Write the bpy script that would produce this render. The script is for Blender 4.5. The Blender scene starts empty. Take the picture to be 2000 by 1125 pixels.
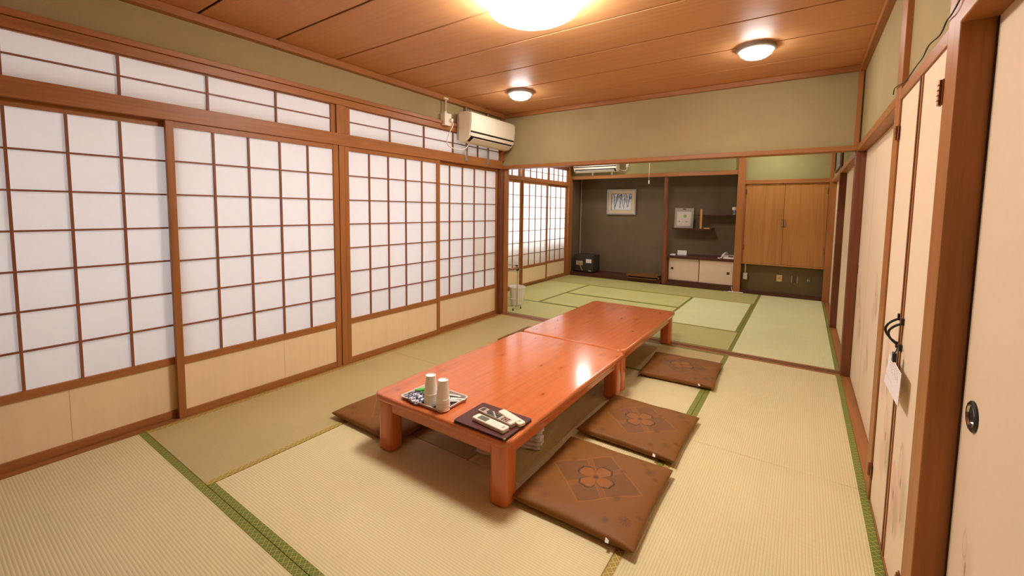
import bpy, bmesh, math, random
from mathutils import Vector, Matrix, Euler
random.seed(7)
S = bpy.context.scene
COL = S.collection
PI = math.pi

# ------------------------------------------------------------------ camera, world, exposure
cam_d = bpy.data.cameras.new('camera')
cam = bpy.data.objects.new('camera', cam_d); COL.objects.link(cam)
cam_d.sensor_width = 36.0
cam_d.lens = 833.1 / 2000 * 36.0
cam_d.shift_y = -(562.5 - 474.92) / 2000
cam_d.clip_start = 0.02
cam.location = (0, 0, 1.33)
cam.rotation_euler = (Matrix.Rotation(0.5984, 3, 'Z') @ Matrix.Rotation(1.4934, 3, 'X') @ Matrix.Rotation(0.0125, 3, 'Z')).to_euler()
S.camera = cam
W = bpy.data.worlds.new('overcast_sky'); S.world = W
W.use_nodes = True
W.node_tree.nodes['Background'].inputs[0].default_value = (0.86, 0.93, 1.0, 1)
W.node_tree.nodes['Background'].inputs[1].default_value = 3.2
S.view_settings.view_transform = 'Standard'
S.view_settings.look = 'None'
S.view_settings.gamma = 1.0
S.view_settings.use_curve_mapping = False
S.view_settings.exposure = 0.76
S.cycles.use_denoising = True
S.cycles.max_bounces = 7
S.cycles.diffuse_bounces = 5
S.cycles.transmission_bounces = 5
S.cycles.use_adaptive_sampling = True
S.cycles.adaptive_threshold = 0.06
S.cycles.adaptive_min_samples = 16
S.cycles.sample_clamp_indirect = 8.0
LAMP_BIG, LAMP_SMALL, LAMP_BIG2, LAMP_SMALL2 = 40.0, 36.0, 17.0, 44.0
WARM = (1.0, 0.99, 0.975)

# ------------------------------------------------------------------ layout (metres, z = 0 on the mats)
XL, XR = -3.135, 0.322          # edges of the mats, near room
YB, Y1, Y2 = -0.32, 4.362, 4.50  # wall behind, threshold
X2, YT = -3.98, 7.98            # far room: left edge, front of the alcoves
ZC = 2.50                       # ceiling

# ------------------------------------------------------------------ material helpers
class NT:
    def __init__(s, name):
        s.m = bpy.data.materials.new(name); s.m.use_nodes = True
        s.t = s.m.node_tree; s.N = s.t.nodes; s.L = s.t.links
        s.b = s.N['Principled BSDF']; s.out = s.N['Material Output']
    def n(s, typ, **kw):
        nd = s.N.new('ShaderNode' + typ)
        for k, v in kw.items(): setattr(nd, k, v)
        return nd
    def set(s, sock, v):
        if hasattr(v, 'links') or isinstance(v, bpy.types.NodeSocket): s.L.new(v, sock)
        else:
            if isinstance(v, (tuple, list)) and len(v) == 3 and sock.type == 'RGBA': v = (*v, 1)
            sock.default_value = v
    def math(s, op, a, b=None, c=None, clamp=False):
        nd = s.n('Math', operation=op, use_clamp=clamp)
        s.set(nd.inputs[0], a)
        if b is not None: s.set(nd.inputs[1], b)
        if c is not None: s.set(nd.inputs[2], c)
        return nd.outputs[0]
    def mix(s, f, a, b, blend='MIX'):
        nd = s.n('Mix', data_type='RGBA', blend_type=blend)
        s.set(nd.inputs[0], f); s.set(nd.inputs[6], a); s.set(nd.inputs[7], b)
        return nd.outputs[2]
    def coords(s, kind='Object'):
        return s.n('TexCoord').outputs[kind]
    def mapping(s, v, scale=(1, 1, 1), rot=(0, 0, 0), loc=(0, 0, 0)):
        nd = s.n('Mapping'); s.L.new(v, nd.inputs[0])
        nd.inputs['Scale'].default_value = scale; nd.inputs['Rotation'].default_value = rot; nd.inputs['Location'].default_value = loc
        return nd.outputs[0]
    def noise(s, v, scale, detail=4, rough=.55, dist=0.0):
        nd = s.n('TexNoise'); s.L.new(v, nd.inputs['Vector'])
        nd.inputs['Scale'].default_value = scale; nd.inputs['Detail'].default_value = detail
        nd.inputs['Roughness'].default_value = rough; nd.inputs['Distortion'].default_value = dist
        return nd.outputs['Fac']
    def ramp(s, f, stops):
        nd = s.n('ValToRGB'); s.L.new(f, nd.inputs[0])
        e = nd.color_ramp.elements
        while len(e) < len(stops): e.new(0.5)
        for i, (p, c) in enumerate(stops):
            e[i].position = p; e[i].color = (*c, 1) if len(c) == 3 else c
        return nd.outputs[0]
    def remap(s, v, a, b, c=0.0, d=1.0, smooth=False):
        nd = s.n('MapRange'); nd.interpolation_type = 'SMOOTHSTEP' if smooth else 'LINEAR'
        s.set(nd.inputs[0], v)
        for i, k in enumerate((a, b, c, d)): nd.inputs[1 + i].default_value = k
        return nd.outputs[0]
    def sep(s, v):
        nd = s.n('SeparateXYZ'); s.L.new(v, nd.inputs[0]); return nd.outputs
    def bump(s, h, strength=.3, dist=.002):
        nd = s.n('Bump'); s.L.new(h, nd.inputs['Height'])
        nd.inputs['Strength'].default_value = strength; nd.inputs['Distance'].default_value = dist
        s.L.new(nd.outputs[0], s.b.inputs['Normal'])
    def base(s, c, rough=.5, spec=None, coat=None, metal=None):
        s.set(s.b.inputs['Base Color'], c); s.set(s.b.inputs['Roughness'], rough)
        if spec is not None: s.b.inputs['Specular IOR Level'].default_value = spec
        if coat is not None:
            s.b.inputs['Coat Weight'].default_value = coat; s.b.inputs['Coat Roughness'].default_value = .12
        if metal is not None: s.b.inputs['Metallic'].default_value = metal
        return s.m

def lin(r, g, b):
    f = lambda c: (c / 255 / 12.92) if c / 255 <= .04045 else ((c / 255 + .055) / 1.055) ** 2.4
    return (f(r), f(g), f(b))
def sc(c, k): return tuple(min(1, x * k) for x in c)

def plain(name, c, rough=.5, spec=.4, metal=None, noise=.06, nscale=30):
    m = NT(name)
    if noise:
        f = m.noise(m.coords(), nscale, 3)
        col = m.mix(f, sc(c, 1 - noise), sc(c, 1 + noise))
    else: col = c
    return m.base(col, rough, spec, metal=metal)

def wood(name, c, axis='Y', contrast=.35, rough=.45, spec=.35, coat=None, fine=60, warp=1.0, knots=False):
    m = NT(name)
    sca = {'X': (1.2, fine, fine), 'Y': (fine, 1.2, fine), 'Z': (fine, fine, 1.2)}[axis]
    scb = {'X': (.7, 9, 9), 'Y': (9, .7, 9), 'Z': (9, 9, .7)}[axis]
    co = m.coords()
    f1 = m.noise(m.mapping(co, sca), 1.0, 4, .6, .4 * warp)
    f2 = m.noise(m.mapping(co, scb), 1.0, 3, .6, 1.6 * warp)
    f = m.math('ADD', m.math('MULTIPLY', f1, .45), m.math('MULTIPLY', f2, .55))
    col = m.ramp(f, [(.30, sc(c, 1 - contrast)), (.52, c), (.72, sc(c, 1 + contrast * .55))])
    if knots:
        v = m.n('TexVoronoi'); v.feature = 'F1'; v.voronoi_dimensions = '2D'
        m.L.new(m.mapping(co, {'X': (4, 9, 6), 'Y': (9, 4, 6), 'Z': (9, 9, 4)}[axis]), v.inputs['Vector'])
        v.inputs['Scale'].default_value = 1.0
        pick = m.math('GREATER_THAN', m.sep(v.outputs['Color'])[0], .74)
        k = m.math('MULTIPLY', m.remap(v.outputs['Distance'], .02, .085, 1, 0, True), pick)
        col = m.mix(m.math('MULTIPLY', k, .8), col, sc(c, .16))
        ring = m.math('MULTIPLY', m.remap(v.outputs['Distance'], .05, .30, .35, 0, True), pick)
        col = m.mix(ring, col, sc(c, .6))
    m.base(col, rough, spec, coat)
    m.bump(f1, .05, .0006)
    return m.m
def wood3(name, c, **k):
    return {a: wood(name + '_' + a.lower(), c, a, **k) for a in 'XYZ'}

TRIM = wood3('cedar_trim', lin(167, 107, 56), contrast=.30, rough=.42)
DARKTRIM = wood3('aged_dark_wood', lin(120, 66, 38), contrast=.5, rough=.5)
DEEP = wood3('dark_stained_wood', lin(84, 44, 34), contrast=.35, rough=.32)
BOARD = wood('ceiling_veneer', lin(208, 150, 98), 'X', contrast=.13, rough=.5, fine=80)
LATTICE = wood('shoji_lattice', lin(146, 88, 54), 'Z', contrast=.25, rough=.5)
SKIRT = wood('pale_skirt_veneer', lin(242, 218, 174), 'Z', contrast=.05, rough=.5, fine=40)
TABLE = {a: wood('lacquered_pine_' + a.lower(), lin(208, 113, 61), a, contrast=.22, rough=.17, spec=.5, coat=.35, fine=34, warp=1.4, knots=(a == 'Y')) for a in 'XYZ'}
CABWOOD = wood('teak_veneer', lin(182, 126, 68), 'Z', contrast=.28, rough=.4, fine=70)
LOG = wood('rough_log', lin(128, 72, 44), 'Z', contrast=.55, rough=.6, fine=30)
PALEWOOD = plain('light_oak_strip', lin(196, 142, 82), .5)

def plaster(name, c, var=.10, bump=.25):
    m = NT(name); co = m.coords()
    f = m.noise(co, 2.2, 5, .6); g = m.noise(co, 260, 3, .7)
    ff = m.math('ADD', m.math('MULTIPLY', f, .6), m.math('MULTIPLY', g, .4))
    col = m.ramp(ff, [(.32, sc(c, 1 - var)), (.68, sc(c, 1 + var))])
    m.base(col, .92, .15); m.bump(g, bump, .002); return m.m
PLASTER = plaster('olive_plaster', lin(168, 150, 106))
PLASTER_G = plaster('green_plaster', lin(158, 150, 100))
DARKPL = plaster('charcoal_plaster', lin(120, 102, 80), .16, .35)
BACKPL = plaster('pale_plaster', lin(205, 185, 150))

def paper(name, c, trans=.55):
    m = NT(name)
    f = m.noise(m.coords(), 14, 4, .6)
    col = m.mix(f, sc(c, .965), c)
    d = m.n('BsdfDiffuse'); t = m.n('BsdfTranslucent'); x = m.n('MixShader')
    m.L.new(col, d.inputs[0]); m.L.new(col, t.inputs[0]); x.inputs[0].default_value = trans
    m.L.new(d.outputs[0], x.inputs[1]); m.L.new(t.outputs[0], x.inputs[2])
    m.L.new(x.outputs[0], m.out.inputs[0]); return m.m
PAPER = paper('shoji_paper', (.93, .90, .88), .35)
PAPER_OLD = paper('patched_shoji_paper', (.86, .80, .70), .32)

def tatami(axis):
    m = NT('woven_rush_' + axis.lower()); co = m.coords(); x, y, z = m.sep(co)
    w, l = (y, x) if axis == 'X' else (x, y)
    st = m.math('SINE', m.math('MULTIPLY', w, 2 * PI / .0114))
    groove = m.remap(st, -1.0, -.35, 1, 0, True)
    fine = m.math('SINE', m.math('MULTIPLY', l, 2 * PI / .0045))
    nz = m.noise(m.mapping(co, (6, 160, 1) if axis == 'Y' else (160, 6, 1)), 1.0, 3, .6)
    big = m.noise(co, 1.6, 3, .6)
    oc = m.n('ObjectInfo').outputs['Color']
    v = m.math('ADD', m.math('MULTIPLY', nz, .28), m.math('MULTIPLY', big, .30))
    shade = m.remap(v, .15, .45, .88, 1.08)
    h = m.n('CombineColor'); [m.L.new(shade, h.inputs[i]) for i in range(3)]
    col = m.mix(1.0, oc, h.outputs[0], 'MULTIPLY')
    col = m.mix(m.math('MULTIPLY', groove, .42), col, m.mix(1.0, oc, (.62, .56, .40, 1), 'MULTIPLY'))
    m.base(col, .62, .28)
    hh = m.math('ADD', m.math('MULTIPLY', st, .7), m.math('MULTIPLY', fine, .15))
    m.bump(hh, .35, .0012); return m.m
TATAMI = {'X': tatami('X'), 'Y': tatami('Y')}

def border_mat(name='green_brocade_border', ca=lin(88, 104, 34), cb=lin(118, 130, 54), cc=lin(176, 166, 82)):
    m = NT(name); x, y, z = m.sep(m.coords())
    k = 2 * PI / .030
    a = m.math('ABSOLUTE', m.math('SINE', m.math('MULTIPLY', m.math('ADD', x, y), k / 2)))
    b = m.math('ABSOLUTE', m.math('SINE', m.math('MULTIPLY', m.math('SUBTRACT', x, y), k / 2)))
    mn = m.math('MINIMUM', a, b)
    line = m.remap(mn, .16, .34, 1, 0, True)
    dot = m.remap(m.math('MINIMUM', m.math('SUBTRACT', 1, a), m.math('SUBTRACT', 1, b)), .0, .05, 1, 0)
    f = m.math('MAXIMUM', m.math('MULTIPLY', line, .8), m.math('MULTIPLY', dot, .25))
    g = m.noise(m.coords(), 900, 2, .6)
    col = m.mix(f, m.mix(g, ca, cb), cc)
    return m.base(col, .6, .3)
BORDER = border_mat()
BORDER_SHEEN = border_mat('painted_sheen_border', lin(150, 124, 46), lin(172, 146, 66), lin(214, 190, 110))  # same border cloth; view-dependent sheen of its gold threads painted as colour

def blotches(name, ground, spots, rough=.7, axes=(1, 2), warp=.03):
    """painted motif: soft ellipses (u, v, ru, rv, colour, strength, ring)"""
    m = NT(name); co = m.coords()
    nv = m.n('TexNoise'); m.L.new(co, nv.inputs['Vector']); nv.inputs['Scale'].default_value = 14; nv.inputs['Detail'].default_value = 3
    sub = m.n('VectorMath', operation='SUBTRACT'); m.L.new(nv.outputs['Color'], sub.inputs[0]); sub.inputs[1].default_value = (.5, .5, .5)
    scl = m.n('VectorMath', operation='SCALE'); m.L.new(sub.outputs[0], scl.inputs[0]); scl.inputs['Scale'].default_value = warp
    add = m.n('VectorMath', operation='ADD'); m.L.new(co, add.inputs[0]); m.L.new(scl.outputs[0], add.inputs[1])
    c3 = m.sep(add.outputs[0]); u, v = c3[axes[0]], c3[axes[1]]
    f = m.noise(co, 40, 3); col = m.mix(f, sc(ground, .965), sc(ground, 1.02))
    for (cu, cv, ru, rv, c, k, ring) in spots:
        a = m.math('DIVIDE', m.math('SUBTRACT', u, cu), ru); b = m.math('DIVIDE', m.math('SUBTRACT', v, cv), rv)
        r = m.math('SQRT', m.math('ADD', m.math('MULTIPLY', a, a), m.math('MULTIPLY', b, b)))
        if ring: w = m.remap(m.math('ABSOLUTE', m.math('SUBTRACT', r, .8)), .0, .22, 1, 0, True)
        else: w = m.remap(r, .35, 1.0, 1, 0, True)
        col = m.mix(m.math('MULTIPLY', w, k), col, c)
    return m.base(col, rough, .2)
FUS = lin(232, 210, 176)
PINK, GRN, INK = lin(214, 160, 140), lin(176, 172, 120), lin(112, 96, 74)
def motif(y, z, s=1.0):
    return [(y, z, .10 * s, .20 * s, PINK, .30, False), (y + .03, z + .06, .035 * s, .085 * s, PINK, .65, True),
            (y - .05, z - .05, .07 * s, .13 * s, GRN, .45, False), (y + .01, z + .00, .012, .03, INK, .6, False),
            (y - .03, z - .10, .010, .035, INK, .45, False), (y + .06, z - .12, .09 * s, .10 * s, PINK, .35, False)]

def lamp_mat(name, k):
    m = NT(name); m.base((.9, .88, .82), .4)
    m.set(m.b.inputs['Emission Color'], WARM); m.b.inputs['Emission Strength'].default_value = k
    return m.m

def cushion_mat():
    m = NT('brown_brocade'); co = m.coords(); x, y, z = m.sep(co)
    base = lin(136, 88, 38)
    tw = m.math('SINE', m.math('MULTIPLY', m.math('ADD', x, y), 2 * PI / .0075))
    th = m.math('ARCTAN2', y, x)
    r = m.math('SQRT', m.math('ADD', m.math('MULTIPLY', x, x), m.math('MULTIPLY', y, y)))
    praw = m.math('ABSOLUTE', m.math('SINE', m.math('MULTIPLY', m.math('SUBTRACT', th, .435), 2.0)))
    pet = m.math('SUBTRACT', m.math('POWER', praw, .45), m.remap(praw, .93, 1.0, 0, .12, True))
    wav = m.math('MULTIPLY', m.math('SINE', m.math('MULTIPLY', th, 12)), .004)
    R = m.math('ADD', m.math('MULTIPLY', pet, .100), wav)
    outl = m.remap(m.math('ABSOLUTE', m.math('SUBTRACT', r, R)), .002, .0065, 1, 0)
    inside = m.remap(m.math('SUBTRACT', R, r), 0, .004, 0, 1)
    dia = m.math('ADD', m.math('MULTIPLY', m.math('ABSOLUTE', x), .92), m.math('MULTIPLY', m.math('ABSOLUTE', y), 1.0))
    cross = m.math('MINIMUM', m.math('ABSOLUTE', m.math('SUBTRACT', x, m.math('MULTIPLY', y, .7))), m.math('ABSOLUTE', m.math('ADD', x, m.math('MULTIPLY', y, .7))))
    lz = m.remap(dia, .195, .20, 1, 0)
    lz = m.math('MULTIPLY', lz, m.remap(cross, .012, .018, 0, 1))
    edge = m.remap(m.math('ABSOLUTE', m.math('SUBTRACT', dia, .205)), .002, .006, 1, 0)
    edge2 = m.math('MULTIPLY', m.remap(m.math('ABSOLUTE', m.math('SUBTRACT', cross, .016)), .001, .004, 1, 0), m.remap(dia, .20, .21, 1, 0))
    sp = m.noise(co, 220, 2, .7)
    spk = m.math('MULTIPLY', m.math('GREATER_THAN', sp, .52), lz)
    col = m.mix(m.remap(tw, -1, 1, 0, .35), base, sc(base, .72))
    col = m.mix(m.math('MULTIPLY', lz, .20), col, lin(92, 64, 44))
    col = m.mix(m.math('MULTIPLY', spk, .30), col, lin(86, 70, 56))
    col = m.mix(m.math('MULTIPLY', m.math('MAXIMUM', edge, edge2), .35), col, lin(176, 112, 56))
    col = m.mix(m.math('MULTIPLY', inside, .7), col, lin(156, 96, 42))
    col = m.mix(m.math('MULTIPLY', outl, .9), col, lin(58, 44, 36))
    for (cu, cv, c) in [(.0, 0, lin(76, 54, 40))]:
        d = m.remap(r, .006, .02, .8, 0, True); col = m.mix(d, col, c)
    for (cu, cv, rr) in [(.20, .19, .03), (.16, .235, .022), (.24, .15, .02), (-.20, -.20, .03), (-.14, -.24, .022), (.21, -.20, .032), (.14, -.24, .022),
                         (.25, -.14, .02), (-.21, .20, .03), (-.25, .14, .02), (-.15, .08, .022), (.13, -.09, .024), (.09, .12, .02)]:
        dx = m.math('SUBTRACT', x, cu); dy = m.math('SUBTRACT', y, cv)
        rd = m.math('SQRT', m.math('ADD', m.math('MULTIPLY', dx, dx), m.math('MULTIPLY', dy, dy)))
        t2 = m.math('ARCTAN2', dy, dx)
        ray = m.math('ADD', m.math('MULTIPLY', m.math('SINE', m.math('MULTIPLY', t2, 11)), .5), .5)
        w = m.math('MULTIPLY', m.remap(rd, rr * .5, rr, 1, 0, True), ray)
        w = m.math('MAXIMUM', w, m.remap(rd, .004, .008, 1, 0))
        col = m.mix(m.math('MULTIPLY', w, .55), col, lin(74, 52, 38))
    m.base(col, .55, .2)
    m.b.inputs['Sheen Weight'].default_value = .0
    m.bump(m.noise(co, 22, 3, .6), .25, .006); return m.m

WHITE = plain('white_plastic', lin(236, 228, 214), .35, .5, noise=.02)
CREAM = plain('cream_plastic', lin(238, 227, 202), .38, .45, noise=.02)
BEIGE = plain('beige_painted_metal', lin(196, 172, 148), .45, .4, noise=.03)
GREYM = plain('galvanised_steel', lin(170, 165, 155), .35, .5, metal=.7, noise=.08)
CHROME = plain('chrome', (.62, .60, .56), .15, .5, metal=1.0, noise=.03)
BRASS = plain('bronze_hinge', lin(158, 104, 74), .35, .5, metal=.85, noise=.1)
BLACK = plain('black_plastic', (.016, .015, .014), .35, .4, noise=.05)
DARKGAP = plain('dark_groove', (.03, .018, .012), .7, .2, noise=.05)
SAFE = plain('dark_grey_enamel', lin(58, 54, 48), .4, .45, noise=.08)
RUBBER = plain('black_rubber', (.02, .02, .02), .7, .2)
LEATHER = plain('oxblood_leather', lin(88, 44, 36), .34, .5, noise=.12, nscale=120)
PAPERW = plain('white_paper', lin(240, 232, 226), .8, .2, noise=.02)
CUPM = plain('white_paper_cup', lin(250, 246, 240), .6, .25, noise=.02)
TRAYM = plain('cream_tray_rim', lin(226, 208, 190), .4, .4, noise=.03)
GREENP = plain('green_foil', lin(70, 190, 36), .3, .5, noise=.25, nscale=60)
LCD = plain('grey_screen', lin(112, 112, 98), .2, .5, noise=.05)
REMG = plain('silver_grey_plastic', lin(190, 168, 146), .35, .5, noise=.03)
KEYM = plain('dark_key', lin(60, 54, 50), .5)
KEYR = plain('orange_key', lin(170, 96, 70), .5)
CUSH = cushion_mat()
CUSHP = plain('plain_brown_fabric', lin(126, 78, 38), .5, .3, noise=.15, nscale=50)

# ------------------------------------------------------------------ mesh helpers
class MB:
    def __init__(s): s.bm = bmesh.new()
    def _bev(s, geom_verts, w, seg):
        es = {e for v in geom_verts for e in v.link_edges}
        bmesh.ops.bevel(s.bm, geom=list(es), offset=w, segments=seg, affect='EDGES', profile=.5, clamp_overlap=True)
    def box(s, x0, x1, y0, y1, z0, z1, bev=0, seg=2, rot=None, piv=None):
        c = Vector(((x0 + x1) / 2, (y0 + y1) / 2, (z0 + z1) / 2))
        M = Matrix.Translation(c) @ Matrix.Diagonal((abs(x1 - x0), abs(y1 - y0), abs(z1 - z0), 1))
        if rot is not None:
            p = Vector(piv) if piv else c
            M = Matrix.Translation(p) @ Euler(rot).to_matrix().to_4x4() @ Matrix.Translation(-p) @ M
        r = bmesh.ops.create_cube(s.bm, size=1, matrix=M)
        if bev: s._bev(r['verts'], bev, seg)
        return s
    def prism(s, pts, axis, a, b, bev=0, seg=2):
        """pts 2-D outline in the two other axes (cyclic order kept), extruded along axis from a to b"""
        def P(p, t):
            return {'X': (t, p[0], p[1]), 'Y': (p[0], t, p[1]), 'Z': (p[0], p[1], t)}[axis]
        lo = [s.bm.verts.new(P(p, a)) for p in pts]; hi = [s.bm.verts.new(P(p, b)) for p in pts]
        n = len(pts)
        s.bm.faces.new(lo[::-1]); s.bm.faces.new(hi)
        for i in range(n): s.bm.faces.new((lo[i], lo[(i + 1) % n], hi[(i + 1) % n], hi[i]))
        bmesh.ops.recalc_face_normals(s.bm, faces=s.bm.faces[:])
        if bev: s._bev(lo + hi, bev, seg)
        return s
    def lathe(s, prof, c, n=32, axis='Z', squash=1.0):
        c = Vector(c); rings = []
        def P(r, h, a):
            u, v = r * math.cos(a), r * math.sin(a) * squash
            return c + {'Z': Vector((u, v, h)), 'X': Vector((h, u, v)), 'Y': Vector((u, h, v))}[axis]
        for r, h in prof:
            if r < 1e-6: rings.append([s.bm.verts.new(P(0, h, 0))])
            else: rings.append([s.bm.verts.new(P(r, h, 2 * PI * i / n)) for i in range(n)])
        for A, B in zip(rings, rings[1:]):
            for i in range(n):
                j = (i + 1) % n
                if len(A) == 1 and len(B) == 1: continue
                if len(A) == 1: s.bm.faces.new((A[0], B[i], B[j]))
                elif len(B) == 1: s.bm.faces.new((A[i], A[j], B[0]))
                else: s.bm.faces.new((A[i], A[j], B[j], B[i]))
        bmesh.ops.recalc_face_normals(s.bm, faces=s.bm.faces[:])
        return s
    def tube(s, pts, r, n=8, smooth=True):
        P = [Vector(p) for p in pts]
        if smooth and len(P) > 2:
            Q = []
            for i in range(len(P) - 1):
                p0, p1, p2, p3 = P[max(i - 1, 0)], P[i], P[i + 1], P[min(i + 2, len(P) - 1)]
                for k in range(6):
                    t = k / 6
                    Q.append(.5 * ((2 * p1) + (p2 - p0) * t + (2 * p0 - 5 * p1 + 4 * p2 - p3) * t * t + (3 * p1 - p0 - 3 * p2 + p3) * t ** 3))
            Q.append(P[-1]); P = Q
        rings = []; up = Vector((0, 0, 1))
        for i, p in enumerate(P):
            d = (P[min(i + 1, len(P) - 1)] - P[max(i - 1, 0)]).normalized()
            a = d.cross(Vector((1, 0, 0)) if abs(d.z) > .8 else up)
            if a.length < 1e-3: a = d.cross(Vector((0, 1, 0)))
            a.normalize(); b = d.cross(a).normalized()
            rr = r(i / (len(P) - 1)) if callable(r) else r
            rings.append([s.bm.verts.new(p + a * rr * math.cos(2 * PI * k / n) + b * rr * math.sin(2 * PI * k / n)) for k in range(n)])
        for A, B in zip(rings, rings[1:]):
            for k in range(n): s.bm.faces.new((A[k], A[(k + 1) % n], B[(k + 1) % n], B[k]))
        s.bm.faces.new(rings[0][::-1]); s.bm.faces.new(rings[-1])
        bmesh.ops.recalc_face_normals(s.bm, faces=s.bm.faces[:])
        return s
    def quad(s, *p):
        s.bm.faces.new([s.bm.verts.new(q) for q in p]); return s

ORG = {}
def obj(name, mb, mat, parent=None, smooth=False):
    """one mesh object; coordinates in mb are world coordinates"""
    o0 = ORG.get(parent.name, Vector()) if parent else Vector()
    me = bpy.data.meshes.new(name)
    if o0.length: bmesh.ops.translate(mb.bm, verts=mb.bm.verts[:], vec=-o0)
    mb.bm.to_mesh(me); mb.bm.free()
    me.materials.append(mat)
    if smooth:
        me.shade_smooth()
        if smooth != 'all': me.set_sharp_from_angle(angle=math.radians(40))
        for pg in me.polygons:
            if len(pg.vertices) > 8: pg.use_smooth = False
    o = bpy.data.objects.new(name, me); COL.objects.link(o)
    if parent: o.parent = parent; ORG[o.name] = o0
    return o
def share(name, me, loc, parent):
    """another object on an existing mesh (mesh centred on its own origin), at a world location"""
    o = bpy.data.objects.new(name, me); COL.objects.link(o)
    o0 = ORG.get(parent.name, Vector()); o.parent = parent; o.location = Vector(loc) - o0
    return o
def boxmesh(name, dx, dy, dz, mat):
    b = MB().box(-dx / 2, dx / 2, -dy / 2, dy / 2, -dz / 2, dz / 2)
    me = bpy.data.meshes.new(name); b.bm.to_mesh(me); b.bm.free(); me.materials.append(mat); return me
def tag(o, label, cat=None, group=None, kind=None):
    o['label'] = label
    if cat: o['category'] = cat
    if group: o['group'] = group
    if kind: o['kind'] = kind
    return o
def thing(name, loc, label, cat, group=None, kind=None):
    o = bpy.data.objects.new(name, None); COL.objects.link(o); o.location = loc; o.empty_display_size = .1
    ORG[o.name] = Vector(loc); return tag(o, label, cat, group, kind)
def struct(name, mb, mat, label, parent=None):
    o = obj(name, mb, mat, parent)
    if not parent: tag(o, label, kind='structure')
    return o
NTRIM = [0]
def trim(mb, mat, label):
    NTRIM[0] += 1
    return struct('trim_%d' % NTRIM[0], mb, mat, label)
def B(*a, **k): return MB().box(*a, **k)
def dup(root, loc, label):
    r = root.copy(); COL.objects.link(r); r.location = loc; r['label'] = label; ORG[r.name] = Vector(loc)
    for ch in list(root.children):
        c = ch.copy(); COL.objects.link(c); c.parent = r
        for g in ch.children:
            d = g.copy(); COL.objects.link(d); d.parent = c
    return r

# ================================================================== SETTING
# ---- floor: slab + every mat
floor = struct('floor', B(-4.3, .9, YB - .05, 8.7, -.14, -.052), DARKGAP, 'tatami floor of the two joined rooms')
MATC = {'a': lin(226, 212, 162), 'b': lin(196, 178, 124), 'c': lin(224, 211, 160), 'd': lin(208, 208, 138), 'e': lin(228, 232, 178), 'f': lin(192, 190, 122), 'g': lin(200, 192, 132)}  # mat hues, with the rush's view-dependent sheen painted into lighter and darker tones
def mat_(x0, x1, y0, y1, ax, c, sheen=(0, 0), skip=()):
    g = .0018
    x0 += g; x1 -= g; y0 += g; y1 -= g; bw = .031
    o = obj('tatami_mat', B(x0, x1, y0, y1, -.05, 0, bev=.002, seg=1), TATAMI[ax], floor)
    o.color = (*MATC[c], 1)
    e = .0009
    for s_ in (0, 1):
        if s_ in skip: continue
        if ax == 'X':
            a = y0 if s_ == 0 else y1 - bw
            b = B(x0 - e * .4, x1 + e * .4, a - e * .5, a + bw + e * .5, -.04, .0014)
        else:
            a = x0 if s_ == 0 else x1 - bw
            b = B(a - e * .5, a + bw + e * .5, y0 - e * .4, y1 + e * .4, -.04, .0014)
        obj('cloth_border', b, BORDER_SHEEN if sheen[s_] else BORDER, o)
for q in [(XL, -1.37, -.11, .79, 'X', 'a'), (-1.37, XR, -.11, .79, 'X', 'a'),
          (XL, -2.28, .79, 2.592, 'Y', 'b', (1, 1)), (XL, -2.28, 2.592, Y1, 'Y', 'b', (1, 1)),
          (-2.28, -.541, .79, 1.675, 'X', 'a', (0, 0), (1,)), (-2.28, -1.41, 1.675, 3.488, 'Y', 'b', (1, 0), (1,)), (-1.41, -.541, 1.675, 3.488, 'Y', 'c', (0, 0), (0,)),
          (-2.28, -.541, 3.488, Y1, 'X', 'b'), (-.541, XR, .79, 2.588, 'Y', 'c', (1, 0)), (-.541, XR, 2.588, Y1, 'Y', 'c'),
          (-.537, XR, Y2, 6.205, 'Y', 'e'), (-.537, XR, 6.205, YT, 'Y', 'e'), (-1.39, -.537, 5.312, 7.085, 'Y', 'e'),
          (-3.12, -1.39, 6.175, 7.085, 'X', 'd'), (-3.12, -1.39, 5.312, 6.175, 'X', 'd'), (X2, -3.12, 5.312, 7.085, 'Y', 'd'),
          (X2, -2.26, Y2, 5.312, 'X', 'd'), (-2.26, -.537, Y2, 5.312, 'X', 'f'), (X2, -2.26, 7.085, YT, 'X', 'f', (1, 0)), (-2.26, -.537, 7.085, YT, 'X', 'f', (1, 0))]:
    mat_(*q)

# ---- ceiling: backing + boards
ceil = struct('ceiling', B(-4.3, .9, YB - .05, 8.7, ZC + .035, ZC + .08), DARKGAP, 'brown boarded ceiling over both rooms')
edges = [YB] + [1.614 + .4705 * k for k in range(-4, 6)] + [4.42]
for a, b in zip(edges, edges[1:]):
    obj('ceiling_board', B(XL - .03, XR + .03, a + .007, b - .007, ZC, ZC + .011, bev=.002, seg=1), BOARD, ceil)
for k in range(7):
    a = 4.50 + k * .6
    obj('ceiling_board', B(X2 - .05, XR + .03, a + .004, a + .596, ZC, ZC + .011), BOARD, ceil)

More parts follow.
